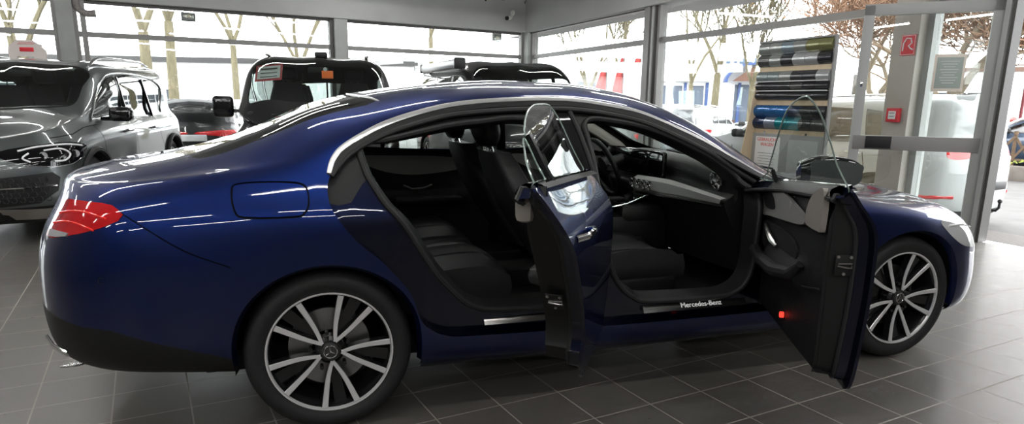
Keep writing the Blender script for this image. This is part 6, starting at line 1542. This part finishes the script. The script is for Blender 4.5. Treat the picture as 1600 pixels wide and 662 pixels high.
    wm=mat('white_render',(.78,.78,.78),.8);gm=mat('building_glass',(.05,.06,.07),.5);bm_=mat('blue_frame',(.03,.06,.17),.5);bg=mat('blue_glass',(.08,.10,.135),.5)
    def ex_blue(r):
        for xx in (-5,-2.6,-.9,1.6,3.2,5):
            b=MB();b.box((xx,-.15,1.6),(.22,.2,3.2));b.build('pillar',bm_,r)
        # arched gable canopy over the entrance
        b=MB();pts=[(2.4+2.1*math.cos(a),-.9,3.2+1.5*math.sin(a)) for a in np.linspace(PI,0,20)]
        b.loft([[(x,-1.6,z) for x,y,z in pts],[(x,.3,z) for x,y,z in pts]],closed=False);b.loft([[(2.4+(x-2.4)*.9,-1.6,3.2+(z-3.2)*.88) for x,y,z in pts],[(x,-1.6,z) for x,y,z in pts]],closed=False);b.build('entrance_arch',bm_,r)
        b=MB();b.add([(.9,-1.2,3.3),(3.9,-1.2,3.3),(2.4,-1.2,4.4),(.9,-1.1,3.3),(3.9,-1.1,3.3),(2.4,-1.1,4.4)],[[0,1,2],[5,4,3],[0,3,4,1],[1,4,5,2],[2,5,3,0]]);b.build('gable',mat('brown_gable',(.12,.06,.04),.7),r)
        b=MB()
        for k,(w_,h_) in enumerate(((.3,.5),(.25,.4),(.5,.55),(.3,.55),(.4,.5),(.3,.5),(.2,.5))): b.box((.6+.55*k,-.05,4.9),(w_,.06,h_*.8),b=.02)
        b.build('sign_strokes',mat('pale_blue_sign',(.08,.12,.17),.5),r)
        b=MB();b.grid(lambda u,v:(-6.5+6.2*u,-.6+.4*v,3.3+1.6*v-.6*(2*u-1)**2*v),12,4);b.build('curved_roof',wm,r)
    building(1118,58,19,8,5.4,-YAW-.2,'white building with blue framed glazing and an arched entrance',wm,[(-6.2,-5.2,0,3,bg),(-4.8,-2.8,.2,3,bg),(-2.3,-1.1,.2,3,bg),(1.2,3.6,.0,3.1,bg),(-6,-3,5.0-.9,5.0-.3,bg)],wm,ex_blue)
    building(1000,72,20,8,4.5,-YAW+.2,'long low white building with dark windows behind the red flags',wm,[(-7,-4,2.6,3.6,gm),(-2.5,0,2.6,3.6,gm),(1,7,.6,2.0,gm),(2,7,2.8,3.7,gm)])
    building(850,95,24,8,4,-YAW,'distant pale hall beyond the corner column',wm,[(-8,-2,1.2,2.4,gm),(1,7,1.2,2.4,gm)])
    building(300,38,22,6,3.3,-YAW+.15,'low white hall with a dark roof edge behind the pale trees',wm,[(-9,-6,.3,2.2,gm),(-2,-1,.5,2,gm)],mat('roof_grey',(.05,.05,.05),.7))
    building(620,80,16,8,3.4,-YAW,'faint low building on the horizon between van and off-roader',mat('grey_render',(.10,.105,.11),.8),[(-7,-1,1,2.2,gm),(2,6,1,2.2,gm)])
    building(1600,50,14,8,3.6,-YAW-.5,'pale building behind the reddish tree at the right edge',wm,[(-6,-2,.6,2.4,gm),(0,5,.6,2.4,gm)],mat('roof_brown',(.10,.06,.045),.8))
    # ---- mesh fence behind the pale trees
    x,y=at(262,21);r=empty('mesh_fence',(x,y,GZ),-YAW+.15,'wire mesh fence in front of the low white hall','fence');fm=mat('fence_wire',(.09,.088,.08),.5,.4)
    b=MB()
    for k in range(30): b.cyl((-1.6+.11*k,0,.1),(-1.6+.11*k,0,1.15),.008,4)
    for z_ in (.15,.5,.85,1.15): b.cyl((-1.6,0,z_),(1.6,0,z_),.01,4)
    b.build('wire_mesh',fm,r)
    for xx in (-1.6,0,1.6): b=MB();b.cyl((xx,0,0),(xx,0,1.25),.03,8);b.build('post',fm,r)
    # ---- lattice fences
    br_=noisy(mat('brown_lattice',(.085,.035,.026),.7),12,.8,1.2)
    def lattice(px,dist,n,hd,z0,z1,lab,m,t=.06,step=.42):
        x,y=at(px,dist);r=empty('lattice_fence',(x,y,GZ),hd,lab,'fence')
        L=n*step
        for k in range(n):
            x0=-L/2+k*step
            b=MB();b.bar((x0,0,z0),(x0+step,0,z1),t,t*.6,up=(0,1,0));b.bar((x0+step,.03,z0),(x0,.03,z1),t,t*.6,up=(0,1,0));b.build('lattice_cross',m,r)
        b=MB();b.bar((-L/2,0,z0),(L/2,0,z0),t,t);b.build('rail',m,r)
        for k in range(0,n+1,2): b=MB();b.bar((-L/2+k*step,.05,0),(-L/2+k*step,.05,z1+.05),t*1.2,t*1.2,up=(0,1,0));b.tube([(-L/2+k*step,.05,z1+.05),(-L/2+k*step,.05,z1+.12)],t*.9,8);b.build('post',m,r)
        return r
    lattice(1145,22,8,-YAW-.2,.35,.95,'reddish brown lattice fence in front of the blue building',br_,.05,.36)
    lattice(1606,18.5,9,-YAW-.9,.42,.92,'brown wooden lattice fence at the right edge behind the parked car',noisy(mat('tan_lattice',(.10,.065,.038),.7),12,.8,1.2),.05,.34)
    # planter wall under the right fence with yellow flowers
    x,y=at(1606,18.0);b=MB();b.box((0,0,.16),(3,.35,.32),b=.02);o=b.build('planter_wall',noisy(mat('stone_planter',(.13,.115,.10),.8),6,.8,1.1),None);o.location=(x,y,GZ);o.rotation_euler=(0,0,-YAW-.9);tag(o,'low stone planter wall under the brown lattice fence','planter')
    rnd=random.Random(4);b=MB()
    for k in range(160):
        c=Vector((rnd.uniform(-1.4,1.4),rnd.uniform(-.14,.14),.37+rnd.uniform(0,.08)));s=rnd.uniform(.02,.04);u=Vector((rnd.uniform(-1,1),rnd.uniform(-1,1),rnd.uniform(-.3,1))).normalized();w_=u.orthogonal().normalized();b.add([c+u*s,c+w_*s,c-u*s,c-w_*s],[[0,1,2,3]])
    o2=b.build('flowers',mat('yellow_green_plant',(.15,.17,.03),.8),None,smooth=False);o2.location=(x,y,GZ);o2.rotation_euler=(0,0,-YAW-.9);tag(o2,'yellow-green low plants growing along the stone planter','plants',kind='stuff')
    # red parasol/post at far right
    x,y=at(1594,24);r=empty('red_post',(x,y,GZ),0,'dark red ornamental post with round base behind the lattice fence','post')
    b=MB();b.lathe([(.10,0),(.12,.05),(.045,.3),(.05,.9),(.09,1.0),(.045,1.1),(.04,2.6),(.06,2.7),(.02,2.9)],12);b.build('post_shaft',mat('dark_red',(.11,.008,.012),.5),r);b=MB();b.lathe([(0,.2),(.15,.1),(.19,-.02),(.13,-.14),(0,-.18)],14,Matrix.Translation((-.25,0,1.1)));b.build('round_ornament',mat('bright_orange_red',(.24,.03,.022),.5),r)
    # pillar with mailbox outside the door
    x,y=at(1334,14);r=empty('pylon',(x,y,GZ),-YAW-.6,'slim grey post with a black panel outside, left of the beige column','post')
    b=MB();b.box((0,0,1.05),(.17,.12,2.1),b=.01);b.build('pylon_body',mat('pylon_grey',(.10,.10,.10),.5),r);b=MB();b.box((0,-.065,1.75),(.10,.02,.30));b.build('pylon_panel',M_BLK,r)
def world():
    w=bpy.data.worlds.new('sky');bpy.context.scene.world=w;w.use_nodes=True;bg=w.node_tree.nodes['Background']
    bg.inputs[0].default_value=(.97,.985,1.0,1);bg.inputs[1].default_value=8.5

def camera():
    cd=bpy.data.cameras.new('camera');co=bpy.data.objects.new('camera',cd);COL.objects.link(co)
    F,cy,pitch,roll,h,cx,cyy,yaw=1045.9,394.8,.2222,.011,1.335,-.053,-3.564,.2984
    f=Vector((math.sin(yaw)*math.cos(pitch),math.cos(yaw)*math.cos(pitch),-math.sin(pitch)));r=Vector((math.cos(yaw),-math.sin(yaw),0));u=r.cross(f)
    r2=r*math.cos(roll)+u*math.sin(roll);u2=-r*math.sin(roll)+u*math.cos(roll)
    m=Matrix((r2,u2,-f)).transposed().to_4x4();m.translation=(cx,cyy,h);co.matrix_world=m
    cd.sensor_width=36;cd.sensor_fit='HORIZONTAL';cd.lens=F/1600*36;cd.shift_y=(cy-331)/1600;cd.clip_start=.05;cd.clip_end=300
    bpy.context.scene.camera=co

build_sedan()
room();fixtures();showroom_things()
build_suv();build_van();build_jeep()
outdoors();world();camera()
s=bpy.context.scene;s.view_settings.view_transform='Standard';s.view_settings.look='None';s.view_settings.exposure=0;s.view_settings.gamma=1;s.view_settings.use_curve_mapping=False
